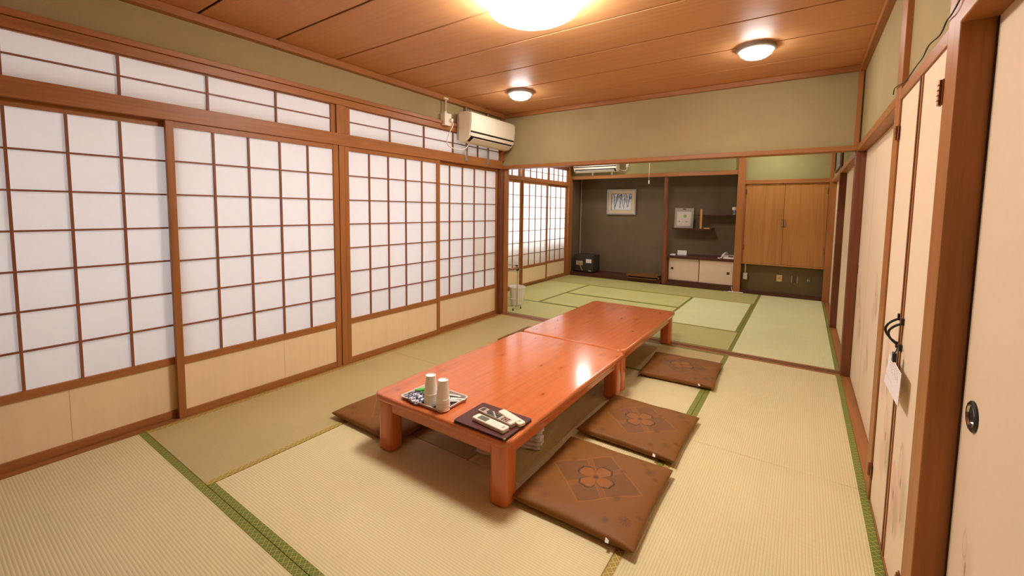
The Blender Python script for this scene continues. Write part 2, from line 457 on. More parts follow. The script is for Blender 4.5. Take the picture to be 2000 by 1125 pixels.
# ---- walls (plaster)
struct('wall_left', B(XL - .10, XL - .03, YB, Y1 + .02, 2.235, ZC), PLASTER, 'olive plaster band above the long row of shoji')
struct('wall_back', B(-3.4, .9, YB - .1, YB, -.05, ZC), DARKTRIM['Z'], 'dark wooden wall behind the viewer')
wr = struct('wall_right', B(XR + .018, XR + .09, YB, 4.40, 1.872, ZC), PLASTER, 'olive plaster band above the cream closet doors')
obj('closet_back', B(.85, .9, YB, 8.6, -.05, ZC), BACKPL, wr)
obj('far_room_band', B(XR + .018, XR + .09, 4.40, 8.6, 1.85, ZC), PLASTER_G, wr)
struct('wall_middle', B(XL - .05, XR + .05, 4.395, 4.47, 1.872, ZC), PLASTER, 'hanging olive plaster wall over the opening between the rooms')
struct('wall_far', B(-4.3, .9, 8.55, 8.65, -.05, ZC), DARKPL, 'dark grey plaster back of the alcoves in the far room')
struct('wall_far_2', B(X2 - .1, -.90, 8.0, 8.06, 2.03, ZC), PLASTER_G, 'green plaster band above the alcove lintel')
struct('wall_far_3', B(-.85, XR + .02, 8.0, 8.06, 1.862, ZC), PLASTER_G, 'green plaster field above the teak cabinet')
struct('wall_far_4', B(-4.10, -4.03, 8.06, 8.55, 0, ZC), DARKPL, 'dark side wall at the left end of the picture alcove')
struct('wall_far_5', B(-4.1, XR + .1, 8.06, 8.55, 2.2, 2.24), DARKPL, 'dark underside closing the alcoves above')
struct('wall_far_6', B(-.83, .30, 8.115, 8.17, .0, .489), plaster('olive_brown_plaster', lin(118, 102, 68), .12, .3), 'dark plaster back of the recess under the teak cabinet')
struct('wall_far_7', B(-.90, -.835, 8.06, 8.55, 0, 2.2), DARKPL, 'dark partition between the shelf alcove and the teak cabinet')
# outside, seen only as light on the paper
wo = struct('wall_outside', B(-4.24, -4.18, 4.45, 8.7, -.05, .72), BACKPL, 'low wall outside the far room shoji')
obj('eave', B(-4.9, -4.1, 4.3, 8.7, 2.3, 2.36), BACKPL, wo)
obj('end_wall', B(-4.62, -4.1, 8.6, 8.7, -.05, 2.3), BACKPL, wo)
co_ = struct('wall_corridor', B(-4.34, -4.28, YB - .1, 4.4, -.05, .35), BACKPL, 'corridor wall behind the near room shoji')
obj('corridor_upper', B(-4.34, -4.28, YB - .1, 4.4, 2.2, ZC), BACKPL, co_)
struct('daylight_filter_1', MB().quad((-4.31, YB - .1, .35), (-4.31, 4.4, .35), (-4.31, 4.4, 2.2), (-4.31, YB - .1, 2.2)), paper('daylight_dimming_pane', (.80, .80, .82), .42), 'unseen frosted pane added to dim the daylight on the near room shoji')  # unseen pane, added to cut the daylight reaching the near shoji
obj('corridor_ceiling', B(-4.34, -3.2, YB - .1, 4.45, 2.4, 2.46), BACKPL, co_)
obj('corridor_end', B(-4.34, -3.2, YB - .2, YB - .1, -.05, ZC), BACKPL, co_)
obj('corridor_end', B(-4.34, XL - .06, 4.41, 4.49, -.05, ZC), BACKPL, co_)
struct('wall_left_2', B(-4.06, -4.02, 4.40, 8.05, 2.19, ZC), PLASTER_G, 'green plaster band above the far room shoji')
struct('wall_left_3', B(-4.06, -4.0, 4.47, 5.24, 0, 2.2), PLASTER_G, 'far room side wall hidden behind the corner post')
struct('wall_left_4', B(XL - .10, XL - .03, YB, -.13, 0, 2.24), PLASTER, 'short plaster strip at the camera end of the shoji')

# ---- trims, near room left wall
trim(B(XL - .115, XL, YB, Y1, -.05, .004, bev=.002), TRIM['Y'], 'grooved wooden sill under the near room shoji')
for xx in (XL - .008, XL - .046, XL - .088):
    obj('sill_ridge', B(xx - .005, xx, YB, Y1, .004, .009), TRIM['Y'], bpy.data.objects['trim_1'])
trim(B(XL - .115, XL + .003, YB, 4.36, 1.836, 1.932, bev=.003), TRIM['Y'], 'wooden lintel beam between shoji and transom windows')
trim(B(XL - .08, XL + .001, YB, 4.36, 2.158, 2.209, bev=.002), TRIM['Y'], 'head rail of the transom windows')
trim(B(XL - .06, XL + .012, YB, 4.36, 2.211, 2.244, bev=.003), TRIM['Y'], 'thin moulding under the olive plaster band')
trim(B(XL - .05, XL + .025, YB, 4.40, 2.449, ZC - .001, bev=.003), TRIM['Y'], 'ceiling cornice along the shoji wall')
trim(B(XL - .11, XL - .004, 2.100, 2.149, 0, 1.836, bev=.002), TRIM['Z'], 'post standing between the second and third shoji')
trim(B(XL - .08, XL - .003, 2.083, 2.166, 1.932, 2.158, bev=.002), TRIM['Z'], 'short post dividing the two transom windows')
trim(B(XL - .11, XL + .002, 4.338, 4.398, 0, 1.836, bev=.002), DARKTRIM['Z'], 'jamb at the far end of the shoji wall')
trim(B(XL - .06, XL + .010, 4.345, 4.395, 1.932, 2.449, bev=.002), TRIM['Z'], 'narrow corner strip beside the wall air conditioner')
trim(B(XL - .05, -3.118, 4.40, 4.492, 0, 1.838, bev=.003), TRIM['Z'], 'square corner post at the left end of the opening')
# partition
trim(B(-3.14, XR, 4.365, 4.50, 1.838, 1.877, bev=.003), TRIM['X'], 'lintel over the opening between the rooms')
trim(B(XL, XR, Y1, Y2, -.05, .004, bev=.002), TRIM['X'], 'wooden threshold on the floor between the rooms')
for yy in (4.400, 4.440): obj('threshold_groove', B(-3.11, XR, yy, yy + .014, .004, .0048), DARKGAP, bpy.data.objects['trim_%d' % NTRIM[0]])
trim(B(XL - .02, XR + .02, 4.362, 4.42, 2.455, ZC - .001, bev=.003), TRIM['X'], 'ceiling cornice above the hanging wall')
trim(B(.296, .330, 4.374, 4.40, 1.87, 2.455, bev=.002), TRIM['Z'], 'thin corner strip at the right end of the hanging wall')
trim(B(.316, .379, 4.36, 4.47, 0, 1.836, bev=.003), DARKTRIM['Z'], 'post at the right end of the opening')
# right wall
trim(B(XR, .44, 1.655, 7.98, -.05, .003, bev=.002), TRIM['Y'], 'worn sill under the cream closet doors')
trim(B(XR - .002, .40, 1.78, 4.37, 1.828, 1.876, bev=.003), TRIM['Y'], 'lintel above the cream closet doors')
trim(B(XR - .003, .40, 1.655, 1.779, 0, ZC - .052, bev=.004), TRIM['Z'], 'thick post with dark side beside the nearest fusuma')
trim(B(XR - .004, .39, 2.514, 2.636, 0, 2.45, bev=.003), TRIM['Z'], 'slender post between the folding and the hinged closet doors')
trim(B(XR - .004, .46, YB, 1.656, 1.846, 1.935, bev=.004), TRIM['Y'], 'heavy lintel above the nearest fusuma')
trim(B(XR - .02, XR + .06, YB, 4.40, 2.449, ZC - .001, bev=.003), TRIM['Y'], 'ceiling cornice along the closet wall')
trim(B(XR, .46, YB, 1.655, -.05, .003, bev=.002), TRIM['Y'], 'sill under the nearest fusuma')
# far room
trim(B(XR - .006, .40, 6.17, 6.28, 0, 1.83, bev=.003), DARKTRIM['Z'], 'dark post midway along the right wall of the far room')
trim(B(XR - .004, .36, 6.19, 6.26, 1.85, ZC, bev=.002), DARKTRIM['Z'], 'upper end of the dark post in the far room')
trim(B(XR - .004, .40, 4.48, 8.0, 1.80, 1.852, bev=.003), TRIM['Y'], 'lintel along the right wall of the far room')
trim(B(.292, .40, 7.93, 8.03, 0, ZC, bev=.003), TRIM['Z'], 'corner post right of the teak cabinet')
trim(B(-4.10, -4.0, 4.48, YT, -.05, .004), TRIM['Y'], 'sill under the far room shoji')
trim(B(-4.09, -3.978, 4.48, 7.9, 1.832, 1.902, bev=.003), TRIM['Y'], 'lintel beam above the far room shoji')
trim(B(-4.09, -3.98, 4.48, 7.9, 2.142, 2.20, bev=.003), DARKTRIM['Y'], 'head rail above the far room transoms')
trim(B(-4.09, -3.985, 6.147, 6.186, 0, 2.142, bev=.002), TRIM['Z'], 'post between the first two far room shoji')
trim(B(-4.10, -3.972, 7.872, 8.03, 0, ZC, bev=.003), TRIM['Z'], 'corner post between far room shoji and alcove')
trim(B(-3.975, -.93, 7.965, 8.06, 1.966, 2.034, bev=.003), TRIM['X'], 'lintel across the alcoves')
trim(B(-.825, .295, 7.965, 8.06, 1.801, 1.865, bev=.003), TRIM['X'], 'lintel above the teak cabinet')
trim(B(-.93, -.822, 7.95, 8.07, 0, ZC, bev=.004), TRIM['Z'], 'square pillar between alcove shelves and teak cabinet')
trim(B(-3.972, -2.12, 7.98, 8.12, -.05, .068, bev=.004), DEEP['X'], 'dark front beam of the picture alcove')
trim(B(-4.03, -2.05, 8.12, 8.55, -.05, .064), DEEP['X'], 'dark polished floor board of the picture alcove')
trim(B(-2.04, -.93, 7.98, 8.06, -.05, .062, bev=.003), DEEP['X'], 'dark lower step beam under the white sliding doors')
trim(B(-2.03, -.93, 8.0, 8.5, .062, .10, bev=.003), DEEP['X'], 'dark upper step board under the white sliding doors')
trim(B(-.822, .295, 7.98, 8.06, -.05, .052, bev=.003), DEEP['X'], 'dark beam at the foot of the teak cabinet recess')
trim(B(-.835, .30, 8.06, 8.116, -.05, .035), DEEP['X'], 'dark floor board inside the teak cabinet recess')
# crooked log pillar of the alcove
lp = [(-2.06, 8.02, 0), (-2.065, 8.02, .3), (-2.075, 8.02, .6), (-2.062, 8.02, .85), (-2.08, 8.02, 1.02), (-2.07, 8.02, 1.3), (-2.085, 8.02, 1.6), (-2.09, 8.02, 1.97)]
lr = lambda t: .052 - .014 * t + .003 * math.sin(t * 17) + .007 * math.exp(-((t - .52) / .02) ** 2)
NTRIM[0] += 1
tag(obj('trim_%d' % NTRIM[0], MB().tube(lp, lr, 14), LOG, smooth='all'), 'crooked rough log pillar dividing the two alcoves', kind='structure')

# ================================================================== SHOJI
def shoji(label, group, y0, ncol, pitch, xf, zr, nrow, zrail, zbot, ztop, stile_l, stile_r, cat='shoji screen', old=(), seam=()):
    """y0 first column edge; xf room-side face; lattice rows from zr[0] to zr[1]"""
    y1 = y0 + ncol * pitch; d = .030; xb = xf - d
    r = thing('shoji_screen', (xf - d / 2, (y0 + y1) / 2, zbot), label, cat, group)
    zt = ztop
    obj('stile', B(xb, xf, y0 - stile_l, y0, zbot, zt, bev=.0015, seg=1), TRIM['Z'], r)
    obj('stile', B(xb, xf, y1, y1 + stile_r, zbot, zt, bev=.0015, seg=1), TRIM['Z'], r)
    obj('top_rail', B(xb + .002, xf - .003, y0, y1, zr[1], zt), TRIM['Y'], r)
    obj('middle_rail', B(xb + .002, xf - .002, y0, y1, zrail, zr[0], bev=.0015, seg=1), TRIM['Y'], r)
    obj('bottom_rail', B(xb + .002, xf - .002, y0, y1, zbot, zbot + .045, bev=.0015, seg=1), TRIM['Y'], r)
    cuts = [y0] + list(seam) + [y1]
    for a, b in zip(cuts, cuts[1:]):
        obj('skirt_board', B(xb + .008, xf - .011, a + .0008, b - .0008, zbot + .04, zrail + .004), SKIRT, r)
    mv = boxmesh('upright_bar', .014, .0115, zr[1] - zr[0], LATTICE)
    mh = boxmesh('cross_bar', .012, y1 - y0, .0095, LATTICE)
    for k in range(1, ncol): share('upright_bar', mv, (xf - .011, y0 + k * pitch, (zr[0] + zr[1]) / 2), r)
    dz = (zr[1] - zr[0]) / nrow
    for k in range(1, nrow): share('cross_bar', mh, (xf - .012, (y0 + y1) / 2, zr[0] + k * dz), r)
    panes(r, xf - .0185, y0, ncol, pitch, zr[0], nrow, dz, old)
    return r
def panes(r, x, y0, ncol, pitch, z0, nrow, dz, old=()):
    me = bpy.data.meshes.new('paper_pane'); a, b = pitch / 2, dz / 2
    me.from_pydata([(0, -a, -b), (0, a, -b), (0, a, b), (0, -a, b)], [], [(0, 1, 2, 3)]); me.materials.append(PAPER)
    me2 = me.copy(); me2.materials[0] = PAPER_OLD
    for i in range(ncol):
        for j in range(nrow):
            share('paper_pane', me2 if (i, j) in old else me, (x, y0 + (i + .5) * pitch, z0 + (j + .5) * dz), r)
G1 = 'shoji screens of the near room'
F_, R_ = XL - .006, XL - .049
ZR = (.390, 1.800)
shoji('shoji nearest the camera, cut by the photo edge, sitting on the rear track', G1, -.083, 5, .2122, R_, ZR, 7, .346, .009, 1.842, .04, .04, seam=(.498,))
shoji('second shoji, on the front track left of the wall post', G1, .998, 5, .2104, F_, ZR, 7, .346, .009, 1.842, .039, .044, seam=(1.62,))
shoji('third shoji, on the front track right of the wall post', G1, 2.190, 5, .2072, F_, ZR, 7, .346, .009, 1.842, .039, .041, seam=(2.83,))
shoji('fourth shoji, below the air conditioner, with two yellowed patched panes', G1, 3.258, 5, .2104, R_, ZR, 7, .346, .009, 1.842, .03, .026, old=((3, 2), (3, 1), (4, 1)))
G2 = 'shoji screens of the far room'
ZR2 = (.357, 1.792)
shoji('far room shoji closest to the corner post, behind the chrome towel stand', G2, 5.283, 4, .206, -4.0, ZR2, 7, .314, .006, 1.836, .038, .038)
shoji('middle far room shoji on the front track', G2, 6.187, 4, .2058, -3.99, ZR2, 7, .314, .006, 1.836, .0, .036)
shoji('brightest far room shoji, next to the dark alcove', G2, 7.012, 4, .206, -4.027, ZR2, 7, .314, .006, 1.836, .03, .034)

def transom(label, group, y0, ncol, pitch, xf, z0, z1, fl, fr):
    y1 = y0 + ncol * pitch; xb = xf - .03
    r = thing('transom_window', (xf - .015, (y0 + y1) / 2, z0 - .002), label, 'transom', group)
    obj('frame_side', B(xb, xf, y0 - fl, y0, z0 - .002, z1 + .006), TRIM['Z'], r)
    obj('frame_side', B(xb, xf, y1, y1 + fr, z0 - .002, z1 + .006), TRIM['Z'], r)
    obj('frame_top', B(xb, xf - .004, y0, y1, z1, z1 + .006), TRIM['Y'], r)
    mv = boxmesh('upright_bar', .016, .011, z1 - z0, LATTICE); mh = boxmesh('cross_bar', .013, y1 - y0, .008, LATTICE)
    for k in range(1, ncol): share('upright_bar', mv, (xf - .012, y0 + k * pitch, (z0 + z1) / 2), r)
    share('cross_bar', mh, (xf - .013, (y0 + y1) / 2, (z0 + z1) / 2), r)
    panes(r, xf - .0205, y0, ncol, pitch, z0, 2, (z1 - z0) / 2)
    return r
GT = 'paper transom windows'
transom('long paper transom window above the first two shoji', GT, -.085, 5, .4258, XL - .02, 1.934, 2.152, .03, .037)
transom('long paper transom window partly covered by the air conditioner', GT, 2.214, 5, .4246, XL - .02, 1.934, 2.152, .046, .006)
transom('small transom window at the left edge of the opening, two panes showing', GT, 5.28, 4, .194, -4.0, 1.904, 2.138, .03, .04)
transom('small four-column transom window in the middle of the far room', GT, 6.232, 4, .206, -4.0, 1.904, 2.138, .044, .02)
transom('small transom window nearest the dark alcove', GT, 7.108, 4, .180, -4.0, 1.904, 2.138, .025, .04)

# ================================================================== RIGHT WALL DOORS
def hinge(par, y, z0, z1, x=XR - .004):
    n = 5
    h = MB(); 
    h.tube([(x - .004, y, z0), (x - .004, y, z1)], .0055, 10, smooth=False)
    h.box(x - .002, x + .002, y - .016, y + .016, z0, z1)
    for k in range(1, n):
        zz = z0 + (z1 - z0) * k / n
        h.box(x - .0105, x + .001, y - .007, y + .007, zz - .001, zz + .001)
    return obj('hinge', h, BRASS, par)
def leaf(name, label, y0, y1, x, spots, wood_near=0, wood_far=0, z0=.012, z1=1.826, th=.03, mat=None):
    m = mat or blotches(name + '_paper', FUS, spots)
    d = obj(name, B(x, x + th, y0, y1, z0, z1), m); tag(d, label, kind='structure')
    if wood_near: obj('edge_strip', B(x - .004, x + th, y0 - wood_near, y0, z0, z1), DARKTRIM['Z'], d)
    if wood_far: obj('edge_strip', B(x - .004, x + th, y1, y1 + wood_far, z0, z1), TRIM['Z'], d)
    return d
d1 = leaf('door_1', 'near leaf of the cream folding closet door, hinged to the thick post', 1.786, 2.098, XR + .004, motif(1.92, .40) + motif(2.02, .30, .8), wood_far=.018)
hinge(d1, 1.787, 1.655, 1.730); hinge(d1, 1.787, .10, .17)
d2 = leaf('door_2', 'far leaf of the cream folding closet door, hinged to the slender post', 2.150, 2.508, XR + .004, motif(2.36, .70, .8) + motif(2.26, .42, .9), wood_near=.020)
hinge(d2, 2.512, 1.657, 1.717); hinge(d2, 2.512, .12, .18)
obj('meeting_groove', B(XR + .012, XR + .03, 2.117, 2.130, .012, 1.826), DARKGAP, d2)
d3 = leaf('door_3', 'cream closet door between the slender post and a thin dark joint', 2.64, 3.762, .380, motif(2.95, .50) + motif(3.30, .85, .9) + motif(3.5, .45, .8))
d4 = leaf('door_4', 'narrow pinkish closet door against the post of the opening', 3.770, 4.36, .380, motif(4.0, .55) + motif(4.15, .75, .8))
hinge(d4, 4.352, .86, .93, x=.380)
leaf('door_5', 'pale fusuma in the far room before the dark post', 4.47, 6.17, .380, motif(5.2, .5, 1.2))
leaf('door_6', 'pale fusuma in the far room beyond the dark post', 6.28, 7.93, .380, motif(7.0, .5, 1.2))
d7 = leaf('door_7', 'large fusuma nearest the camera with a round black pull', YB, 1.646, .390, motif(1.50, .42, .55) + motif(1.25, .25, .9), z1=1.85)
obj('lacquer_edge', B(.388, .42, 1.646, 1.654, .012, 1.85), BLACK, d7)
pull = obj('finger_pull', MB().lathe([(.040, .001), (.040, -.004), (.036, -.007), (.031, -.005), (.028, -.001), (.0, -.0008)], (.390, 1.556, .812), 36, 'X'), BLACK, d7, smooth=True)
obj('bezel', MB().lathe([(.0312, -.0062), (.0296, -.0066), (.0278, -.0022)], (.390, 1.556, .812), 36, 'X'), CHROME, pull, smooth=True)
# black strap handles on the folding door
for par, y, z, hh in ((d2, 2.158, .935, .095), (d1, 2.090, .930, .085)):
    s_ = MB()
    n = 9; P_ = []
    for k in range(n):
        t = k / (n - 1); P_.append((XR - .002 - .034 * math.sin(PI * t) ** .8, y + .012 * math.sin(PI * t), z - hh * t))
    s_.tube(P_, .0042, 8)
    s_.box(XR - .006, XR + .006, y - .007, y + .007, z - .006, z + .020, bev=.002)
    s_.box(XR - .006, XR + .006, y - .007, y + .007, z - hh - .018, z - hh + .006, bev=.002)
    obj('strap_handle', s_, BLACK, par, smooth=True)

# notice hanging from the handles
def notice_mat():
    m = NT('handwritten_notice'); co = m.coords(); x, y, z = m.sep(co)
    g = m.math('MULTIPLY', m.math('GREATER_THAN', m.math('SINE', m.math('MULTIPLY', y, 2 * PI / .028)), -.1), m.math('GREATER_THAN', m.math('SINE', m.math('MULTIPLY', z, 2 * PI / .0105)), -.25))
    nz = m.math('GREATER_THAN', m.noise(co, 380, 2, .7), .50)
    area = m.math('MULTIPLY', m.math('GREATER_THAN', z, .012), m.math('LESS_THAN', m.math('ABSOLUTE', y), .085))
    f = m.math('MULTIPLY', m.math('MULTIPLY', g, nz), area)
    f2 = m.math('MULTIPLY', m.math('LESS_THAN', m.math('ABSOLUTE', m.math('ADD', z, .022)), .003), m.math('MULTIPLY', m.math('GREATER_THAN', y, .02), m.math('GREATER_THAN', m.noise(co, 300, 2), .5)))
    col = m.mix(m.math('MULTIPLY', m.math('MAXIMUM', f, m.math('MULTIPLY', f2, .6)), .7), lin(238, 228, 224), lin(96, 88, 92))
    return m.base(col, .6, .3)
nt = thing('notice_card', (.300, 2.03, .735), 'white handwritten notice card clipped to the folding door handle', 'notice')
pc = MB().prism([(2.140, .800), (1.897, .795), (1.912, .676), (2.206, .668)], 'X', .2990, .3006)
o = obj('card', pc, notice_mat(), nt)
ck = MB(); ck.box(.294, .305, 2.032, 2.058, .795, .83, bev=.003); ck.tube([(.302, 2.045, .83), (.308, 2.055, .85), (.312, 2.08, .855)], .002, 6)
obj('binder_clip', ck, BLACK, nt)
# thin cable along the lintel
tag(obj('thin_cable', MB().tube([(.316, 2.70, 1.893), (.312, 2.64, 1.907), (.312, 2.51, 1.893), (.318, 2.40, 1.882), (.316, 2.20, 1.884), (.316, 2.095, 1.884), (.312, 1.98, 1.892), (.316, 1.86, 1.884), (.314, 1.78, 1.897), (.312, 1.72, 1.893), (.312, 1.64, 1.905), (.314, 1.5, 1.94)], .0022, 6), BLACK),
    'thin black cable draped along the lintel over the closet doors', 'cable')

# ================================================================== LAMPS
def ceiling_lamp(name, x, y, r, depth, k, label, group, rim):
    t = thing(name, (x, y, ZC), label, 'ceiling lamp', group)
    if rim:
        obj('base_ring', MB().lathe([(0, 0), (r + .012, 0), (r + .014, -.022), (r + .004, -.030), (r - .012, -.030), (r - .012, -.01), (0, -.01)], (x, y, ZC), 40), GREYM, t, smooth=True)
        prof = [(r - .010, -.028), (r - .012, -.036), (r * .86, -depth * .72), (r * .62, -depth), (0, -depth)]
    else:
        obj('base_plate', MB().lathe([(0, 0), (r * .8, 0), (r * .8, -.02), (0, -.02)], (x, y, ZC), 40), WHITE, t, smooth=True)
        prof = [(0, -.02), (r * .9, -.02), (r, -.035), (r, -.075), (r * .96, -.095), (r * .82, -depth), (r * .4, -depth - .008), (0, -depth - .01)]
    obj('diffuser', MB().lathe(prof, (x, y, ZC), 40), lamp_mat(name + '_glow', k), t, smooth=True)
    return t
ceiling_lamp('ceiling_lamp', -1.268, 2.035, .25, .115, LAMP_BIG, 'large round glowing ceiling lamp over the tables', 'ceiling lamps', False)
GL = 'small round ceiling lamps'
ceiling_lamp('ceiling_spot_lamp', -2.385, 3.61, .115, .07, LAMP_SMALL, 'small round ceiling lamp near the wall air conditioner', GL, True)
ceiling_lamp('ceiling_spot_lamp', -.342, 3.535, .113, .07, LAMP_SMALL, 'small round ceiling lamp near the closet wall', GL, True)
ceiling_lamp('ceiling_spot_lamp', -3.30, 7.30, .115, .07, LAMP_SMALL2, 'small round ceiling lamp before the picture alcove', GL, True)
ceiling_lamp('ceiling_spot_lamp', -.42, 7.40, .115, .07, LAMP_SMALL2, 'small round ceiling lamp before the teak cabinet', GL, True)
L2 = ceiling_lamp('ceiling_lamp', -1.89, 6.30, .25, .115, LAMP_BIG2, 'large ceiling lamp of the far room with a pull cord', 'ceiling lamps', False)
obj('pull_cord', MB().tube([(-1.893, 6.30, 2.40), (-1.893, 6.30, 1.79)], .0022, 6, smooth=False), PAPERW, L2)
obj('pull_bead', MB().lathe([(0, .055), (.005, .05), (.008, .035), (.007, .02), (.010, .012), (.010, .003), (0, 0)], (-1.893, 6.30, 1.735), 12), WHITE, L2, smooth=True)

# ================================================================== TABLES
def rrect(x0, x1, y0, y1, r, n=7):
    P_ = []
    for cx, cy, a0 in ((x1 - r, y1 - r, 0), (x0 + r, y1 - r, PI / 2), (x0 + r, y0 + r, PI), (x1 - r, y0 + r, 1.5 * PI)):
        for k in range(n + 1):
            a = a0 + PI / 2 * k / n; P_.append((cx + r * math.cos(a), cy + r * math.sin(a)))
    return P_
def rslab(pts, z0, z1, bev, seg=3):
    """rounded slab with softened top and bottom rims"""
    m = MB(); m.prism(pts, 'Z', z0, z1)
    es = [e for e in m.bm.edges if abs(e.verts[0].co.z - e.verts[1].co.z) < 1e-6]
    bmesh.ops.bevel(m.bm, geom=es, offset=bev, segments=seg, affect='EDGES', profile=.5)
    return m
def table(x0, x1, y0, y1, label):
    t = thing('low_table', ((x0 + x1) / 2, (y0 + y1) / 2, 0), label, 'table', 'low lacquered tables')
    zt = .322; e = .018; L = .105
    obj('tabletop', rslab(rrect(x0, x1, y0, y1, .055), zt - .036, zt, .012, 4), TABLE['Y'], t, smooth=True)
    for sx in (0, 1):
        for sy in (0, 1):
            a = x0 + e if sx == 0 else x1 - e - L; b = y0 + e if sy == 0 else y1 - e - L
            lg = MB().prism(rrect(a, a + L, b, b + L, .034, 5), 'Z', 0, zt - .036)
            bot = [ed for ed in lg.bm.edges if ed.verts[0].co.z < 1e-6 and ed.verts[1].co.z < 1e-6]
            bmesh.ops.bevel(lg.bm, geom=bot, offset=.008, segments=2, affect='EDGES')
            obj('leg', lg, TABLE['Z'], t, smooth=True)
    za, zb = .222, zt - .036
    i = e + .018
    obj('apron', B(x0 + e + L - .006, x1 - e - L + .006, y0 + i, y0 + i + .03, za, zb, bev=.004), TABLE['X'], t)
    obj('apron', B(x0 + e + L - .006, x1 - e - L + .006, y1 - i - .03, y1 - i, za, zb, bev=.004), TABLE['X'], t)
    obj('apron', B(x0 + i, x0 + i + .03, y0 + e + L - .006, y1 - e - L + .006, za, zb, bev=.004), TABLE['Y'], t)
    obj('apron', B(x1 - i - .03, x1 - i, y0 + e + L - .006, y1 - e - L + .006, za, zb, bev=.004), TABLE['Y'], t)
    return t
table(-1.915, -1.003, 1.455, 2.945, 'glossy orange low table nearest the camera, carrying cups and remotes')
table(-1.912, -1.022, 2.957, 4.475, 'glossy orange low table standing farther back, empty top')
ZT = .322

# ================================================================== CUSHIONS
def cushion(cx, cy, sx, sy, rz, label, tagside=None):
    t = thing('floor_cushion', (cx, cy, 0), label, 'cushion', 'brown floor cushions'); t.rotation_euler.z = rz
    m = MB(); n = 26; H = .032
    top, bot = {}, {}
    for i in range(n + 1):
        for j in range(n + 1):
            u = math.sin((i / n - .5) * PI) ; v = math.sin((j / n - .5) * PI)
            uu = (abs(u) ** .93) * (1 if u > 0 else -1); vv = (abs(v) ** .93) * (1 if v > 0 else -1)
            pin_u = 1 - .035 * (1 - vv * vv); pin_v = 1 - .035 * (1 - uu * uu)
            x = uu * sx / 2 * pin_u; y = vv * sy / 2 * pin_v
            k = max(0, (1 - abs(uu) ** 5) * (1 - abs(vv) ** 5)) ** .42
            wr_ = .0022 * math.sin(x * 31 + y * 17) + .0016 * math.sin(y * 43 - x * 11 + cx * 9)
            zt_ = H + .006 + (H - .004) * k + wr_ * k
            zb_ = max(.001, H + .004 - (H + .003) * min(1, k * 1.3))
            edge = i in (0, n) or j in (0, n)
            top[i, j] = m.bm.verts.new((x, y, zt_))
            bot[i, j] = top[i, j] if edge else m.bm.verts.new((x, y, zb_))
    for i in range(n):
        for j in range(n):
            m.bm.faces.new((top[i, j], top[i + 1, j], top[i + 1, j + 1], top[i, j + 1]))
            f = (bot[i, j], bot[i, j + 1], bot[i + 1, j + 1], bot[i + 1, j])
            if len(set(f)) == 4:
                try: m.bm.faces.new(f)
                except ValueError: pass
    ORG[t.name] = Vector()
    obj('cover', m, CUSH, t, smooth='all')
    if tagside:
        tg = MB().box(sx * .30, sx * .325, -sy / 2 * .985 - .012, -sy / 2 * .985 + .006, .036, .0375, rot=(.5, .2, .3))
        obj('care_tag', tg, PAPERW, t)
        p = MB().tube([(-sx / 2 * .97, -sy / 2 * .985, H + .004), (-sx * .2, -sy / 2 * .957, H + .004), (sx * .2, -sy / 2 * .957, H + .004), (sx / 2 * .97, -sy / 2 * .985, H + .004)], .003, 6)
        obj('seam_piping', p, CUSHP, t)
    return t
cushion(-.752, 1.838, .565, .625, .01, 'flower-patterned brown cushion right of the table, closest to the camera', True)
cushion(-.762, 2.530, .565, .585, -.02, 'middle brown cushion of the row right of the tables', True)
cushion(-.772, 3.660, .560, .590, .05, 'farthest brown cushion of the row right of the tables', True)
cushion(-2.105, 1.810, .585, .590, -.01, 'brown cushion half under the left side of the near table')
cushion(-2.190, 3.680, .560, .590, .0, 'brown cushion mostly hidden left of the far table')

# ================================================================== THINGS ON THE TABLE
# tray
tx0, tx1, ty0, ty1 = -1.724, -1.416, 1.484, 1.694
tz = ZT
ty_ = thing('serving_tray', ((tx0 + tx1) / 2, (ty0 + ty1) / 2, tz), 'shallow cream-rimmed tray with paper cups and packets on the near table', 'tray')
tr = MB()
out = rrect(tx0, tx1, ty0, ty1, .022, 5); inn = rrect(tx0 + .006, tx1 - .006, ty0 + .006, ty1 - .006, .018, 5); low = rrect(tx0 + .012, tx1 - .012, ty0 + .012, ty1 - .012, .016, 5)
n = len(out)
R0 = [tr.bm.verts.new((p[0], p[1], tz + .0005)) for p in rrect(tx0 + .01, tx1 - .01, ty0 + .01, ty1 - .01, .016, 5)]
R1 = [tr.bm.verts.new((p[0], p[1], tz + .018)) for p in out]
R2 = [tr.bm.verts.new((p[0], p[1], tz + .018)) for p in inn]
R3 = [tr.bm.verts.new((p[0], p[1], tz + .004)) for p in low]
tr.bm.faces.new(R0[::-1]); tr.bm.faces.new(R3)
for A_, B_ in ((R0, R1), (R1, R2), (R2, R3)):
    for i in range(n): tr.bm.faces.new((A_[i], A_[(i + 1) % n], B_[(i + 1) % n], B_[i]))
bmesh.ops.recalc_face_normals(tr.bm, faces=tr.bm.faces[:])
obj('tray_shell', tr, TRAYM, ty_, smooth=True)
def tray_print():
    m = NT('patterned_tray_base'); co = m.coords(); x, y, z = m.sep(co)
    sg = m.math('SINE', m.math('MULTIPLY', m.math('ADD', x, m.math('MULTIPLY', y, .6)), 2 * PI / .021))
    col = m.mix(m.math('GREATER_THAN', sg, 0), lin(70, 74, 78), lin(226, 222, 214))
    col = m.mix(m.math('GREATER_THAN', y, .05), (.012, .014, .016, 1), col)
    col = m.mix(m.math('GREATER_THAN', x, .0), col, (.012, .014, .016, 1))
    return m.base(col, .35, .4)
obj('printed_base', B(tx0 + .013, tx1 - .013, ty0 + .013, ty1 - .013, tz + .004, tz + .0048), tray_print(), ty_)
